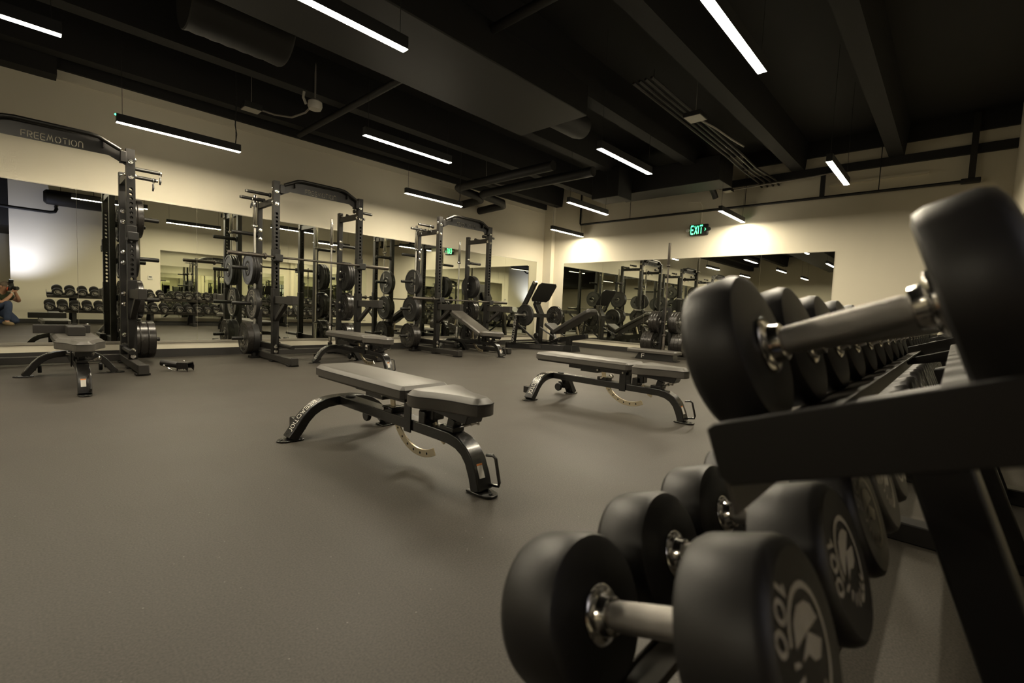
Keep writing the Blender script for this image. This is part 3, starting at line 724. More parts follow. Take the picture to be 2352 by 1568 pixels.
def make_rack():
    t = thing('power_rack', (0, 0, 0), 'x', 'power rack', 'half racks along the mirror wall')
    X = .585; YR = .60
    for s in (-1, 1):
        u = link('front_upright', UPM, t); u.location = (s*X, 0, 0)
        MB().bb(s*X-.03, s*X+.03, YR-.0375, YR+.0375, .1, 2.2).obj('rear_upright', 'rack', t, .004)
        MB().bb(s*X-.04, s*X+.04, -.64, YR+.05, .022, .1).obj('foot_beam', 'arm', t, .006)
        MB().bb(s*X-.046, s*X+.046, -.66, -.635, .012, .112).obj('foot_end_cap', 'arm', t, .008)
        for y in (-.58, .0, .56): MB().bb(s*X-.06, s*X+.06, y-.05, y+.05, 0, .022).obj('foot_pad', 'rack', t, .003)
        MB().bb(s*X-.025, s*X+.025, .0375, YR-.0375, 2.055, 2.13).obj('upper_side_beam', 'rack', t, .004)
        MB().bb(s*X-.025, s*X+.025, .0375, YR-.0375, .15, .23).obj('lower_side_beam', 'rack', t, .004)
        MB().cyl((s*(X-.06), .10, .215), (s*(X-.06), -.44, .215), .026, seg=16).obj('band_peg', 'rack', t)
        MB().bb(s*(X-.03), s*(X-.095), .06, .14, .16, .25).obj('band_peg_mount', 'rack', t, .004)
        # collar pegs on the side beam
        for y, z in ((.18, 2.185), (.40, 2.14)):
            pg = MB(); pg.lathe([(.02, .0), (.02, .28), (.017, .285)], (s*(X+.02), y, z), (s, 0, 0), 14); pg.obj('collar_peg', 'rack', t)
            MB().lathe([(.03, 0), (.03, .02), (.024, .024)], (s*(X+.0), y, z), (s, 0, 0), 14).obj('peg_flange', 'rack', t)
            MB().lathe([(.0205, 0), (.0205, .012)], (s*(X+.288), y, z), (s, 0, 0), 14).obj('peg_cap', 'steel', t)
        for z in PEGZ:
            pg = MB(); pg.lathe([(.025, 0), (.025, .305), (.021, .312)], (s*(X+.03), YR, z), (s, 0, 0), 16); pg.obj('storage_peg', 'rack', t)
            MB().lathe([(.04, 0), (.04, .016), (.03, .02)], (s*(X+.03), YR, z), (s, 0, 0), 16).obj('peg_flange', 'rack', t)
            for dz in (.06, -.06):
                b = link('bolt', BOLT, t); b.location = (s*X-.0, YR-.0375, z+dz)
        # safety arm
        MB().bb(s*X-.042, s*X+.042, -.045, .045, .54, .96).obj('arm_sleeve', 'rack', t, .004)
        a = MB().bb(s*X-.028, s*X+.028, -.62, -.045, .765, .86).obj('safety_arm', 'arm', t, .005)
        MB().bb(s*X-.035, s*X+.035, -.645, -.46, .76, .868).obj('arm_end_cap', 'arm', a, .005)
        MB().rtube([(s*X, -.05, .56), (s*X, -.36, .77)], (1, 0, 0), .05, .05).obj('arm_brace', 'arm', a, .004)
        for z in (2.21, 2.05, .2, .135):
            b = link('bolt', BOLT, t); b.location = (s*X, -.0375, z)
        for z in (2.08, 2.15, .2): 
            b = link('bolt', BOLT, t); b.location = (s*X, YR-.0375, z)
        for z in (2.24, 2.07):
            b = link('bolt', BOLT, t); b.location = (s*(X+.0375), 0, z); b.rotation_euler = (0, 0, s*PI/2)
            b = link('bolt', BOLT, t); b.location = (s*(X-.0375), 0, z); b.rotation_euler = (0, 0, -s*PI/2)
    MB().bb(-X+.03, X-.03, YR-.0375, YR+.0375, .025, .1).obj('rear_cross_beam', 'arm', t, .005)
    l = link('logo_plate', LOGO, t); l.location = (0, -.012, 0)
    MB().tube([(-.50, -.06, 2.30), (-.33, -.065, 2.385), (-.26, -.065, 2.395), (.26, -.065, 2.395), (.33, -.065, 2.385), (.50, -.06, 2.30)], .021, 12).obj('pull_up_bar', 'rack', t)
    MB().tube([(-.50, .05, 2.26), (-.3, .06, 2.36), (-.24, .06, 2.37), (.24, .06, 2.37), (.3, .06, 2.36), (.50, .05, 2.26)], .018, 12).obj('rear_pull_up_bar', 'rack', t)
    for s in (-1, 1):
        MB().bb(s*.36, s*.368, -.07, .065, 2.29, 2.385).obj('bar_web', 'rack', t)
        MB().bb(s*.548, s*.5, -.06, .055, 2.19, 2.30).obj('arch_bracket', 'rack', t, .003)
    return t
def add_jcups(t, z):
    for s in (-1, 1):
        X = .585
        j = MB().bb(s*X-.046, s*X+.046, -.046, .03, z-.03, z+.12).obj('j_cup', 'rack', t, .004)
        MB().bb(s*X-.046, s*X+.046, -.125, -.046, z-.045, z-.012).obj('cup_shelf', 'plastic', j, .004)
        MB().bb(s*X-.046, s*X+.046, -.14, -.118, z-.04, z+.045).obj('cup_lip', 'plastic', j, .006)
RK = [(.262, 'near half rack at the left edge, cut off by the frame'), (2.905, 'middle half rack with an empty bar at chest height'), (5.555, 'far half rack with its bar set low and a bench inside')]
R0 = make_rack(); racks = []
for i, (x, lab) in enumerate(RK):
    r = R0 if i == 0 else copy_tree(R0)
    r.location = (x, 6.5, 0); r['label'] = lab; racks.append(r)
JZ = [1.42, 1.352, .925]
for r, z in zip(racks, JZ): add_jcups(r, z)
# ------------------------------------------------------------------ barbells
def make_barbell(label, loc, vertical=False, chrome=False, L=2.2):
    t = thing('barbell', loc, label, 'barbell', 'olympic barbells')
    d = Vector((0, 0, 1)) if vertical else Vector((1, 0, 0)); o = Vector((0, 0, 0))
    a = -L/2 if not vertical else 0
    MB().lathe([(.014, a+.42), (.014, a+L-.42)], o, d, 14).obj('shaft', 'steel' if chrome else 'bar', t)
    for q in (0, 1):
        s = a+(L if q else 0); k = -1 if q else 1
        MB().lathe([(.02, s), (.025, s+k*.006), (.025, s+k*.40), (.023, s+k*.405)], o, d, 18).obj('sleeve', 'chrome' if chrome else 'bar', t)
        MB().lathe([(.037, s+k*.405), (.039, s+k*.409), (.039, s+k*.425), (.032, s+k*.432), (.016, s+k*.445)], o, d, 18).obj('sleeve_collar', 'chrome' if chrome else 'bar', t)
    return t
make_barbell('dark barbell resting in the cups of the middle rack', (2.905-.06, 6.5-.083, JZ[1]+.012))
make_barbell('dark barbell racked low across the far rack', (5.555-.06, 6.5-.083, JZ[2]+.012))
VB = [(2.235, 7.02, .03, 'chrome barbell standing upright at the left of the middle rack', 2.19), (3.43, 7.26, .03, 'chrome barbell standing upright at the right of the middle rack', 2.09),
      (4.86, 7.02, .03, 'chrome barbell standing upright at the left of the far rack', 2.19), (6.06, 7.26, .03, 'chrome barbell standing upright at the right of the far rack', 2.09)]
for x, y, z, lab, L in VB:
    make_barbell(lab, (x, y, z), True, True, L)
    t = thing('bar_holder', (x, y, 0), 'short black floor tube holding the '+lab.split('standing upright ')[1].replace('at the ', '')+' upright bar', 'bar holder', 'upright bar holders')
    MB().lathe([(.036, .006), (.036, .17), (.0265, .17), (.0265, .03)], (0, 0, 0), (0, 0, 1), 18, False).obj('holder_tube', 'rack', t)
    MB().bb(-.06, .06, -.06, .06, 0, .03).obj('holder_base', 'rack', t, .004)
# ------------------------------------------------------------------ bumper plates
def plate_meshes(r, w, kind):
    mb = MB(); R = r
    mb.lathe([(.0255, -w/2), (.05, -w/2), (.052, -w/2+.003), (.075, -w/2+.003), (.08, -w/2), (.10, -w/2+.0), (.105, -w/2+.006), (R-.035, -w/2+.006), (R-.028, -w/2), (R-.005, -w/2), (R, -w/2+.006),
              (R, w/2-.006), (R-.005, w/2), (R-.028, w/2), (R-.035, w/2-.006), (.105, w/2-.006), (.10, w/2), (.08, w/2), (.075, w/2-.003), (.052, w/2-.003), (.05, w/2), (.0255, w/2)], (0, 0, 0), (1, 0, 0), 48, False)
    body = mb.mesh('plate_body', {'blue': 'rubber', 'mark': 'rubber', 'black': 'rubber', 'shiny': 'rub_gloss'}[kind], 35)
    hub = MB(); hub.lathe([(.0256, -w/2-.001), (.045, -w/2-.001), (.045, w/2+.001), (.0256, w/2+.001)], (0, 0, 0), (1, 0, 0), 24, False); hub = hub.mesh('plate_hub', 'steel')
    f = MB()
    for s in (-1, 1):
        fx = s*(w/2-.006+.0012)
        def rg(r0, r1, a0=0, a1=360, n=48, ff=fx):
            pts = []
            for i in range(n+1):
                a = math.radians(a0+(a1-a0)*i/n); pts.append((f.bm.verts.new((ff, r0*math.cos(a), r0*math.sin(a))), f.bm.verts.new((ff, r1*math.cos(a), r1*math.sin(a)))))
            for p, q in zip(pts[:-1], pts[1:]): f.bm.faces.new((p[0], q[0], q[1], p[1]))
        if kind == 'blue': rg(.108, R-.037); rg(.053, .074, ff=s*(w/2-.0015)); rg(R-.027, R-.006, ff=s*(w/2+.0006))
        else:
            rg(.106, .114); rg(R-.05, R-.038)
            for k in range(6):
                for a in range(5): rg(.128, .158, k*60+a*8, k*60+a*8+4.5, 2)
    face = f.mesh('plate_lettering', {'blue': 'blueface', 'mark': 'whitemark', 'black': 'greymark', 'shiny': 'greymark'}[kind])
    return body, hub, face
PMC = {}
def make_plate(label, loc, w, kind, r=.225, axis='x', group='bumper plates'):
    k = (r, w, kind)
    if k not in PMC: PMC[k] = plate_meshes(r, w, kind)
    t = thing('weight_plate', loc, label, 'weight plate', group)
    if axis == 'y': t.rotation_euler = (0, 0, PI/2)
    t.rotation_euler.rotate_axis('X', random.uniform(0, 6.28))
    for nm, me in zip(('plate_body', 'plate_hub', 'plate_lettering'), PMC[k]): link(nm, me, t)
    return t
PZN = ['top', 'second', 'third', 'bottom']
def load(ri, side, spec):
    X = RK[ri][0]+side*(.585+.03+.021); rn = ['near', 'middle', 'far'][ri]
    for pi, lst in spec.items():
        x = X
        for k, (w, kind, r) in enumerate(lst):
            pos = ['innermost', 'second', 'third'][k] if len(lst) > 1 else 'single'
            if len(lst) > 1 and k == len(lst)-1: pos = 'outermost'
            cn = {'blue': 'blue-grey faced', 'mark': 'white-lettered', 'black': 'black', 'shiny': 'shiny black'}[kind]
            z = PEGZ[pi]-(.0255-.025)
            make_plate('%s %s plate, %s peg, %s side of the %s rack' % (pos, cn, PZN[pi], 'left' if side < 0 else 'right', rn), (x+side*w/2, 7.1, z), w, kind, r)
            x += side*(w+.001)
load(1, -1, {1: [(.032, 'black', .225), (.032, 'black', .225), (.034, 'blue', .225)], 2: [(.05, 'mark', .225)], 3: [(.075, 'black', .225), (.075, 'shiny', .225)]})
load(1, 1, {1: [(.036, 'black', .225), (.036, 'black', .225), (.036, 'black', .225)], 2: [(.055, 'shiny', .225), (.05, 'shiny', .225)], 3: [(.075, 'shiny', .225), (.075, 'shiny', .225)]})
load(2, -1, {1: [(.036, 'black', .225), (.036, 'black', .225)], 2: [(.055, 'shiny', .225), (.055, 'black', .225)], 3: [(.075, 'shiny', .225), (.07, 'shiny', .225)]})
load(2, 1, {1: [(.036, 'black', .225), (.036, 'black', .225), (.036, 'black', .225)], 2: [(.055, 'shiny', .225), (.05, 'shiny', .225)], 3: [(.075, 'shiny', .225)]})
load(0, 1, {0: [(.06, 'shiny', .225), (.06, 'shiny', .225)], 1: [(.075, 'black', .225)], 2: [(.06, 'shiny', .225), (.055, 'shiny', .225)], 3: [(.075, 'shiny', .225), (.075, 'shiny', .225), (.075, 'shiny', .225)]})
load(0, -1, {1: [(.036, 'black', .225), (.036, 'black', .225)], 2: [(.055, 'black', .225)], 3: [(.075, 'shiny', .225), (.075, 'shiny', .225)]})
# ------------------------------------------------------------------ spring clips hanging from the collar pegs
def make_clip():
    t = thing('spring_clip', (0, 0, 0), 'x', 'spring clip', 'spring clips on the rack pegs')
    pts = [(.004*k/14.0-.01+.02*k/28, .026*math.sin(2*PI*k/14), .026*math.cos(2*PI*k/14)) for k in range(0, 24)]
    MB().tube(pts, .003, 6).obj('coil', 'steel', t)
    for s in (-1, 1):
        MB().cyl((s*.006, s*.02, -.02), (s*.008, s*.045, -.055), .003, seg=6).obj('wire_arm', 'steel', t)
        MB().lathe([(.006, 0), (.009, .006), (.009, .06), (.006, .065)], (s*.008, s*.042, -.05), (0, s*.38, -.92), 10).obj('grip', 'plastic', t)
    return t
CL = make_clip(); first = True
for ri, side, px, py, pz in ((0, 1, .27, .18, 2.185), (0, 1, .24, .40, 2.14), (1, -1, .14, .40, 2.14), (1, 1, .10, .18, 2.185), (2, -1, .10, .40, 2.14), (2, -1, .06, .18, 2.185), (2, 1, .05, .18, 2.185)):
    c = CL if first else copy_tree(CL); first = False
    c.location = (RK[ri][0]+side*(.605+px), 6.5+py, pz-.003)
    c['label'] = 'spring clip on the %s upper peg, %s side of the %s rack' % ('front' if py < .3 else 'rear', 'left' if side < 0 else 'right', ['near', 'middle', 'far'][ri])
# ================================================================== LEG PRESS
t = thing('leg_press', (7.86, 6.3, 0), 'black plate-loaded leg press in the far corner', 'leg press')
O = Vector((7.86, 6.3, 0))
def L(x, y, z): return Vector((x, y, z))-O
MB().rtube([L(7.19, 6.92, .06), L(7.80, 5.86, .06)], (0, 0, 1), .12, .07).obj('base_beam', 'gloss', t, .006)
MB().rtube([L(8.53, 6.92, .06), L(7.92, 5.86, .06)], (0, 0, 1), .12, .07).obj('base_beam', 'gloss', t, .006)
MB().bb(-.68, .68, .58, .68, 0, .12).obj('rear_base_beam', 'gloss', t, .006)
mb = MB(); mb.loft([[L(7.74, 5.62, 0), L(8.04, 5.62, 0), L(8.04, 5.86, 0), L(7.74, 5.86, 0)], [L(7.77, 5.65, .13), L(8.01, 5.65, .13), L(8.01, 5.85, .13), L(7.77, 5.85, .13)]]); mb.obj('front_foot', 'gloss', t, .004)
MB().prism([(-.12, -.035), (.12, -.035), (.12, .035), (-.12, .035)], L(7.45, 6.36, .06), Vector((.5, -.87, 0)), (0, 0, 1), .004).obj('base_label', 'arm', t)
for s in (-1, 1):
    x = 7.86+s*.64
    MB().rtube([L(x, 6.78, .1), L(x, 6.70, .76)], (1, 0, 0), .07, .09).obj('side_post', 'gloss', t, .005)
    MB().rtube([L(x-s*.03, 6.76, .55), L(7.86+s*.3, 6.35, .12)], (0, 0, 1), .05, .05).obj('side_brace', 'gloss', t, .004)
    # lever arms behind the footplate
    if s > 0: pass
    else:
      MB().rtube([L(7.86+s*.36, 6.80, .86), L(7.86+s*.34, 6.66, 1.12), L(7.86+s*.33, 6.50, 1.42)], (1, 0, 0), .07, .09).obj('lever_arm', 'gloss', t, .005)
      MB().lathe([(.03, -.045), (.035, -.04), (.035, .04), (.03, .045)], L(7.86+s*.33, 6.50, 1.40), (1, 0, 0), 14).obj('arm_knuckle', 'steel', t)
    h = MB(); h.lathe([(.0245, 0), (.0245, .38), (.02, .385)], L(7.86+s*.44, 6.60, .712), (s, 0, 0), 16); h.obj('weight_horn', 'steel', t)
    MB().lathe([(.045, 0), (.045, .025)], L(7.86+s*.43, 6.60, .712), (s, 0, 0), 16).obj('horn_flange', 'gold', t)
mb = MB(); text_mesh(mb, 'FREEMOTION', (lambda o, ax, ay: (lambda x, y: (o+ax*x+ay*y, Vector((-1, 0, 0)))))(L(7.182, 6.742, .42), Vector((0, .12, -.99)), Vector((0, -1, 0))), .06, t=.18, gap=.3, width=.55, lift=.003); mb.obj('post_lettering', 'logo', t)
mb = MB(); text_mesh(mb, 'FREEMOTION', (lambda o, ax, ay: (lambda x, y: (o+ax*x+ay*y, Vector((1, 0, 0)))))(L(8.538, 6.742, .42), Vector((0, .12, -.99)), Vector((0, 1, 0))), .06, t=.18, gap=.3, width=.55, lift=.003); mb.obj('post_lettering', 'logo', t)
MB().bb(-.43, .43, .26, .34, .67, .755).obj('carriage_beam', 'gloss', t, .006)
MB().rtube([L(7.86, 6.62, .1), L(7.86, 6.60, .68)], (1, 0, 0), .14, .10).obj('centre_post', 'gloss', t, .006)
MB().rtube([L(7.86, 6.58, .72), L(7.86, 6.72, .95), L(7.86, 6.60, 1.2)], (1, 0, 0), .16, .08).obj('carriage_link', 'gloss', t, .006)
MB().lathe([(.05, 0), (.06, .01), (.06, .05), (.05, .06)], L(7.60, 6.50, .28), (1, 0, 0), 20).obj('pivot_wheel', 'gloss', t)
fw, fh = .30, .235
ay = Vector((0, -.25, .39)).normalized(); axx = Vector((1, 0, 0)); fc = L(7.86, 6.53, 1.215)
fo = [(-fw, -fh+.06), (-fw+.06, -fh), (fw-.06, -fh), (fw, -fh+.06), (fw, fh-.06), (fw-.06, fh), (-fw+.06, fh), (-fw, fh-.06)]
MB().prism(fo, fc, axx, ay, .018).obj('foot_plate', 'rack', t, .006)
for k in range(5): MB().prism([(-.02, -.003), (.02, -.003), (.02, .003), (-.02, .003)], fc+axx*(-.2+.1*k)+ay*(-fh-.004), axx, ay, .02).obj('foot_plate_clip', 'white', t)
# seat and back
MB().prism([(-.17, 0), (.17, 0), (.17, .30), (-.17, .30)], L(7.86, 6.10, .36), (1, 0, 0), Vector((0, .87, .5)), .075).obj('seat_pad', 'vinyl_side', t, .025, 4)
bd = Vector((0, -.875, .485))
MB().prism([(-.17, 0), (.17, 0), (.20, .5), (.18, .98), (.12, 1.03), (-.12, 1.03), (-.18, .98), (-.20, .5)], L(7.86, 6.11, .33), (-1, 0, 0), bd, .085).obj('back_pad', 'vinyl_side', t, .025, 4)
MB().rtube([L(7.86, 6.05, .22), L(7.86, 5.35, .34)], (1, 0, 0), .09, .10).obj('seat_rail', 'gloss', t, .005)
MB().rtube([L(7.86, 5.80, .1), L(7.86, 5.78, .27)], (1, 0, 0), .10, .10).obj('seat_stanchion', 'gloss', t, .005)
MB().rtube([L(7.86, 6.35, .1), L(7.86, 6.05, .24)], (1, 0, 0), .06, .06).obj('seat_brace', 'gloss', t, .004)
MB().rtube([L(7.86, 5.55, .30), L(7.86, 5.62, .52)], (1, 0, 0), .03, .03).obj('back_strut', 'gold', t)
for s in (-1, 1): MB().tube([L(7.86+s*.2, 6.06, .30), L(7.86+s*.22, 6.24, .38), L(7.86+s*.23, 6.40, .47)], .016, 10).obj('hand_grip', 'plastic', t)
MB().lathe([(.02, 0), (.03, .01), (.03, .02)], L(7.80, 6.0, .24), (-1, 0, 0), 14).obj('pivot_cap', 'chrome', t)
make_plate('black plate on the left horn of the leg press', (7.86-.50, 6.60, .712), .06, 'black', .225, 'x')
make_plate('black plate on the right horn of the leg press', (7.86+.50, 6.60, .712), .06, 'shiny', .225, 'x')
# ================================================================== PLATE TREE
t = thing('plate_tree', (8.68, 4.08, 0), 'black plate storage tree by the end wall mirror', 'plate tree')
MB().rtube([(0, .12, .03), (0, .05, .95), (0, -.05, .95), (0, -.12, .03)], (1, 0, 0), .06, .06).obj('frame', 'rack', t, .004)
MB().bb(-.25, .25, .08, .16, 0, .045).obj('foot', 'rack', t, .004); MB().bb(-.25, .25, -.16, -.08, 0, .045).obj('foot', 'rack', t, .004)
for s in (-1, 1):
    for z, y0 in ((.69, .09), (.28, .16)):
        MB().lathe([(.025, 0), (.025, .30), (.021, .305)], (0, s*y0, z), (0, s, 0), 16).obj('storage_peg', 'steel', t)
        MB().cyl((0, s*(y0-.06), z), (0, s*y0, z), .035, seg=14).obj('peg_mount', 'rack', t)
for s, sn in ((1, 'left'), (-1, 'right')):
    for z, y0, ws, nm in ((.69, .12, (.055, .055, .05), 'upper'), (.28, .20, (.075, .075, .07), 'lower')):
        y = y0
        for k, ww in enumerate(ws):
            make_plate('%s plate on the %s %s peg of the plate tree' % (['inner', 'middle', 'outer'][k], sn, nm), (8.68, 4.08+s*(y+ww/2), z), ww, 'shiny', .215 if nm == 'upper' else .225, 'y'); y += ww+.001
make_barbell('dark barbell standing upright in front of the plate tree', (8.40, 3.98, .03), True, False, 2.15)
t = thing('bar_holder', (8.40, 3.98, 0), 'short floor tube holding the bar beside the plate tree', 'bar holder', 'upright bar holders')
MB().lathe([(.036, .006), (.036, .14), (.0265, .14), (.0265, .03)], (0, 0, 0), (0, 0, 1), 18, False).obj('holder_tube', 'rack', t)
MB().bb(-.06, .06, -.06, .06, 0, .03).obj('holder_base', 'rack', t, .004)
# ------------------------------------------------------------------ low padded bench
t = thing('low_bench', (8.08, 4.0, 0), 'low padded bench with an F badge before the plate tree', 'bench')
MB().loft(pad_rings([(-.14, -.45), (-.11, -.48), (.11, -.48), (.14, -.45), (.14, .47), (.11, .50), (-.11, .50), (-.14, .47)], .125, .19, .02)).obj('pad', 'vinyl', t, .003, 2, 28)
mb = MB(); mb.loft([[(-.1, -.42, 0), (.1, -.42, 0), (.1, .34, 0), (-.1, .34, 0)], [(-.09, -.40, .125), (.09, -.40, .125), (.09, .26, .125), (-.09, .26, .125)]]); mb.obj('base', 'gloss', t, .004)
mb = MB(); text_mesh(mb, 'F', (lambda o: (lambda x, y: (o+Vector((0, -x, y)), Vector((-1, 0, 0)))))(Vector((-.096, .17, .066))), .07, t=.2, lift=.004); mb.obj('badge', 'logo', t)
MB().bb(-.09, .09, -.47, -.40, 0, .02).obj('foot', 'gloss', t, .003)
# ------------------------------------------------------------------ rack attachment lying on the floor
t = thing('rack_attachment', (1.17, 6.10, 0), 'small black tubular rack attachment lying on the floor', 'attachment', rz=math.radians(-42))
MB().lathe([(.03, 0), (.036, .005), (.036, .19), (.03, .2)], (-.16, 0, .085), (.97, 0, -.12), 18).obj('tube', 'rack', t)
MB().bb(.03, .14, -.055, .055, .085, .10).obj('top_plate', 'arm', t, .004)
for s in (-1, 1): MB().prism([(.03, .095), (.14, .095), (.15, .05), (.145, 0), (.12, .03), (.05, .025), (.035, .0)], (0, s*.052+(.003 if s > 0 else -.003), 0), (1, 0, 0), (0, 0, 1), .006).obj('bracket_cheek', 'rack', t, .001)
MB().bb(.05, .058, -.05, .05, .02, .09).obj('bracket_web', 'rack', t)
MB().sphere((.075, 0, .108), .011).obj('bolt_head', 'chrome', t)
MB().tube([(-.10, -.06, .055), (-.07, -.075, .05), (.0, -.075, .014), (.012, -.06, .012)], .006, 8).obj('spring_pin', 'chrome', t)
MB().sphere((-.10, -.05, .06), .014).obj('pin_collar', 'chrome', t)
# ================================================================== PHOTOGRAPHER (seen in the mirror)
F2 = Vector((fwd.x, fwd.y, 0)).normalized(); R2 = Vector((F2.y, -F2.x, 0))
def W(r, f, z): return R2*r+F2*f+Vector((0, 0, z))
PO = W(0, -.45, 0)
def skin_obj(name, verts, edges, material, parent, levels=2, root=0):
    me = bpy.data.meshes.new(name)
    me.from_pydata([tuple(W(*v[:3])-PO) for v in verts], edges, [])
    o = bpy.data.objects.new(name, me); COL.objects.link(o)
    bm_mod = o.modifiers.new('skin', 'SKIN'); bm_mod.use_smooth_shade = True
    lay = me.skin_vertices[0].data if me.skin_vertices else None
    if lay is None:
        bm = bmesh.new(); bm.from_mesh(me); bm.verts.layers.skin.verify(); bm.to_mesh(me); bm.free(); lay = me.skin_vertices[0].data
    for i, v in enumerate(verts):
        rr = v[3]; lay[i].radius = rr if isinstance(rr, tuple) else (rr, rr); lay[i].use_root = (i == root)
    s = o.modifiers.new('sub', 'SUBSURF'); s.levels = levels; s.render_levels = levels
    me.materials.append(MT[material]); o.parent = parent
    return o
P = thing('person', PO, 'photographer in olive shirt and jeans kneeling with a camera', 'person')
bv = [(0, -.50, .33, .12), (0, -.49, .45, .12), (0, -.45, .58, .13), (0, -.40, .68, .10), (0, -.345, .735, .055), (0, -.29, .79, .072), (0, -.265, .85, .088), (0, -.27, .905, .07),      # 0-7 torso, head
      (-.16, -.41, .665, .065), (-.20, -.27, .545, .046), (-.185, -.165, .50, .042), (-.10, -.10, .62, .034), (-.05, -.075, .715, .026),      # 8-12 left arm
      (.16, -.41, .665, .065), (.235, -.30, .57, .046), (.25, -.22, .53, .042), (.16, -.19, .66, .034), (.095, -.175, .765, .026),             # 13-17 right arm
      (-.10, -.48, .32, .10), (-.13, -.27, .43, .078), (-.135, -.075, .495, .062), (-.13, -.11, .30, .052), (-.125, -.14, .09, .038), (-.13, -.07, .04, .034),   # 18-23 left leg
      (.10, -.46, .30, .10), (.11, -.30, .19, .08), (.11, -.15, .075, .064), (.11, -.34, .07, .05), (.11, -.54, .06, .038), (.11, -.62, .05, .03)]    # 24-29
be = [(0, 1), (1, 2), (2, 3), (3, 4), (4, 5), (5, 6), (6, 7), (3, 8), (8, 9), (9, 10), (10, 11), (11, 12), (3, 13), (13, 14), (14, 15), (15, 16), (16, 17),
      (0, 18), (18, 19), (19, 20), (20, 21), (21, 22), (22, 23), (0, 24), (24, 25), (25, 26), (26, 27), (27, 28), (28, 29)]
thin = {0: .07, 1: .075, 2: .085, 3: .07, 8: .05, 13: .05, 18: .06, 24: .06, 19: .058, 25: .058, 20: .046, 26: .046}
body = skin_obj('body', [v[:3]+(thin.get(i, v[3]),) for i, v in enumerate(bv)], be, 'skin', P)
def clothes(name, idx, grow, material):
    mp = {i: k for k, i in enumerate(idx)}
    vs = [bv[i][:3]+(bv[i][3]+grow,) for i in idx]; es = [(mp[a], mp[b]) for a, b in be if a in mp and b in mp]
    return skin_obj(name, vs, es, material, P)
clothes('shirt', [0, 1, 2, 3, 8, 9, 13, 14], .028, 'shirt')
clothes('jeans', [0, 1, 18, 19, 20, 21, 22, 24, 25, 26, 27, 28], .016, 'jeans')
for s, a, b in ((-1, (-.125, -.16, .05), (-.13, -.02, .03)), (1, (.11, -.60, .10), (.11, -.585, .02))):
    mb = MB(); p0, p1 = W(*a)-PO, W(*b)-PO
    d_ = (p1-p0).normalized()
    mb.tube([p0-d_*.05, p0, p0+d_*.07, p1, p1+d_*.03], [.03, .048, .046, .04, .018], 12); mb.obj('shoe', 'shoe', P)
# head details
def at(r, f, z): return W(r, f, z)-PO
mb = MB(); mb.sphere(at(0, -.268, .875), .094, 16, 9, (1, 1, .95)); o = mb.obj('hair', 'hair', P)
for v in o.data.vertices:
    c_ = at(0, -.268, .875)
    if v.co.z < c_.z+.012 or (v.co-c_).dot(F2) > .045+.35*(v.co.z-c_.z): v.co = c_+(v.co-c_)*.86
for s in (-1, 1):
    MB().sphere(at(s*.09, -.275, .845), .03, 10, 6, (.5, .5, 1)).obj('ear', 'skin', P)
    MB().sphere(at(s*.032, -.186, .862), .012, 10, 6).obj('eye', 'white', P)
MB().tube([at(0, -.185, .86), at(0, -.168, .835), at(0, -.178, .825)], [.010, .015, .009], 8).obj('nose', 'skin', P)
MB().tube([at(-.025, -.192, .79), at(0, -.184, .793), at(.025, -.192, .79)], [.004, .007, .004], 6).obj('mouth', 'strap', P)
def hand(name, wrist, palm, tips, thumb):
    vs = [(*wrist, .024), (*palm, .028)]; es = [(0, 1)]
    for base, mid, tip in tips:
        k = len(vs); vs += [(*base, .012), (*mid, .0095), (*tip, .008)]; es += [(1, k), (k, k+1), (k+1, k+2)]
    k = len(vs); vs += [(*thumb[0], .013), (*thumb[1], .010)]; es += [(0, k), (k, k+1)]
    return skin_obj(name, vs, es, 'skin', P, 2)
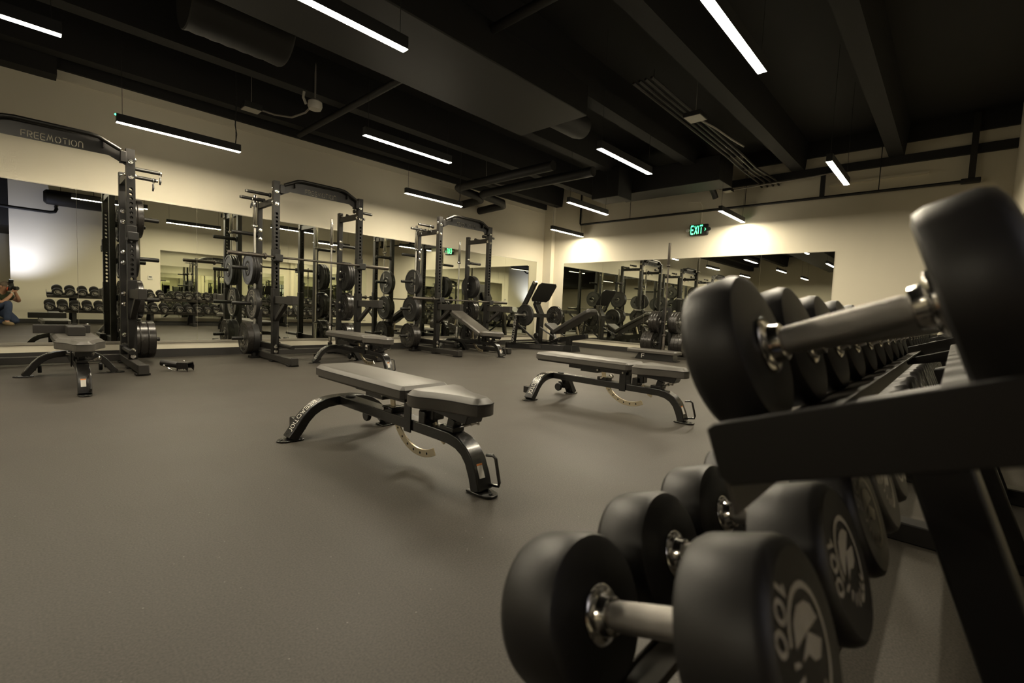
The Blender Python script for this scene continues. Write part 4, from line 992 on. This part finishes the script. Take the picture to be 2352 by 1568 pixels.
# left hand cradles the lens from below, right hand grips the body
hand('left_hand', (-.05, -.075, .715), (-.03, -.06, .745),
     [((-.035+.0, -.035-.0, .757), (.0, -.032, .765), (.03, -.034, .772)), ((-.03, -.055, .76), (.005, -.052, .767), (.038, -.052, .775)), ((-.03, -.073, .76), (.005, -.072, .767), (.036, -.072, .775)), ((-.03, -.09, .76), (.0, -.09, .766), (.028, -.09, .773))],
     ((-.062, -.06, .765), (-.06, -.055, .80)))
hand('right_hand', (.095, -.175, .765), (.088, -.155, .80),
     [((.088, -.13, .835), (.075, -.108, .84), (.06, -.103, .838)), ((.09, -.128, .815), (.078, -.103, .815), (.062, -.10, .813)), ((.09, -.128, .795), (.078, -.103, .792), (.062, -.10, .79)), ((.088, -.13, .775), (.076, -.107, .77), (.062, -.103, .768))],
     ((.075, -.178, .81), (.055, -.182, .825)))
# ------------------------------------------------------------------ the photographer's camera
t = thing('photo_camera', W(0, -.13, .75), 'black camera with flash and red strap held by the photographer', 'camera')
def C(r, f, z): return W(r, f, z)-W(0, -.13, .75)
rotc = Matrix((R2, F2, Vector((0, 0, 1)))).transposed()
MB().box(C(0, -.135, .815), (.14, .05, .095), rotc).obj('camera_body', 'plastic', t, .01, 3)
MB().box(C(.058, -.115, .81), (.03, .05, .09), rotc).obj('grip', 'plastic', t, .01, 3)
MB().box(C(0, -.14, .872), (.06, .06, .03), rotc).obj('viewfinder_hump', 'plastic', t, .008, 3)
MB().lathe([(.034, -.11), (.036, -.105), (.036, -.07), (.039, -.065), (.039, -.03), (.041, -.022), (.041, -.014), (.036, -.013)], C(0, 0, .82), F2, 28).obj('lens_barrel', 'plastic', t)
MB().lathe([(.034, -.0165), (.02, -.0145), (.002, -.0138)], C(0, 0, .82), F2, 24).obj('front_element', 'lens', t)
MB().box(C(0, -.14, .905), (.055, .05, .045), rotc).obj('flash_base', 'plastic', t, .006)
fd = Vector((.14, -.93, 1.0)).normalized()
fu, fv, _ = frame_of(fd); rotf = Matrix((fu, fv, fd)).transposed()
fh_ = C(-.0, -.15, .955)
MB().box(fh_+fd*.01, (.075, .045, .09), rotf).obj('flash_head', 'plastic', t, .006)
MB().box(fh_+fd*.056, (.066, .036, .004), rotf).obj('flash_window', 'flashtube', t)
MB().tube([C(-.075, -.14, .84), C(-.095, -.15, .79), C(-.06, -.16, .765), C(0, -.165, .775), C(.05, -.17, .78)], .009, 8).obj('strap', 'strap', t)
ld = bpy.data.lights.new('flash_light', 'SPOT'); ld.energy = FLASH_W; ld.color = (.68, .70, 1.0); ld.spot_size = math.radians(100); ld.spot_blend = 1.0; ld.shadow_soft_size = .03
lo = bpy.data.objects.new('flash_light', ld); COL.objects.link(lo); lo.parent = t; lo.location = fh_+fd*.065; lo.rotation_euler = fd.to_track_quat('-Z', 'Y').to_euler()
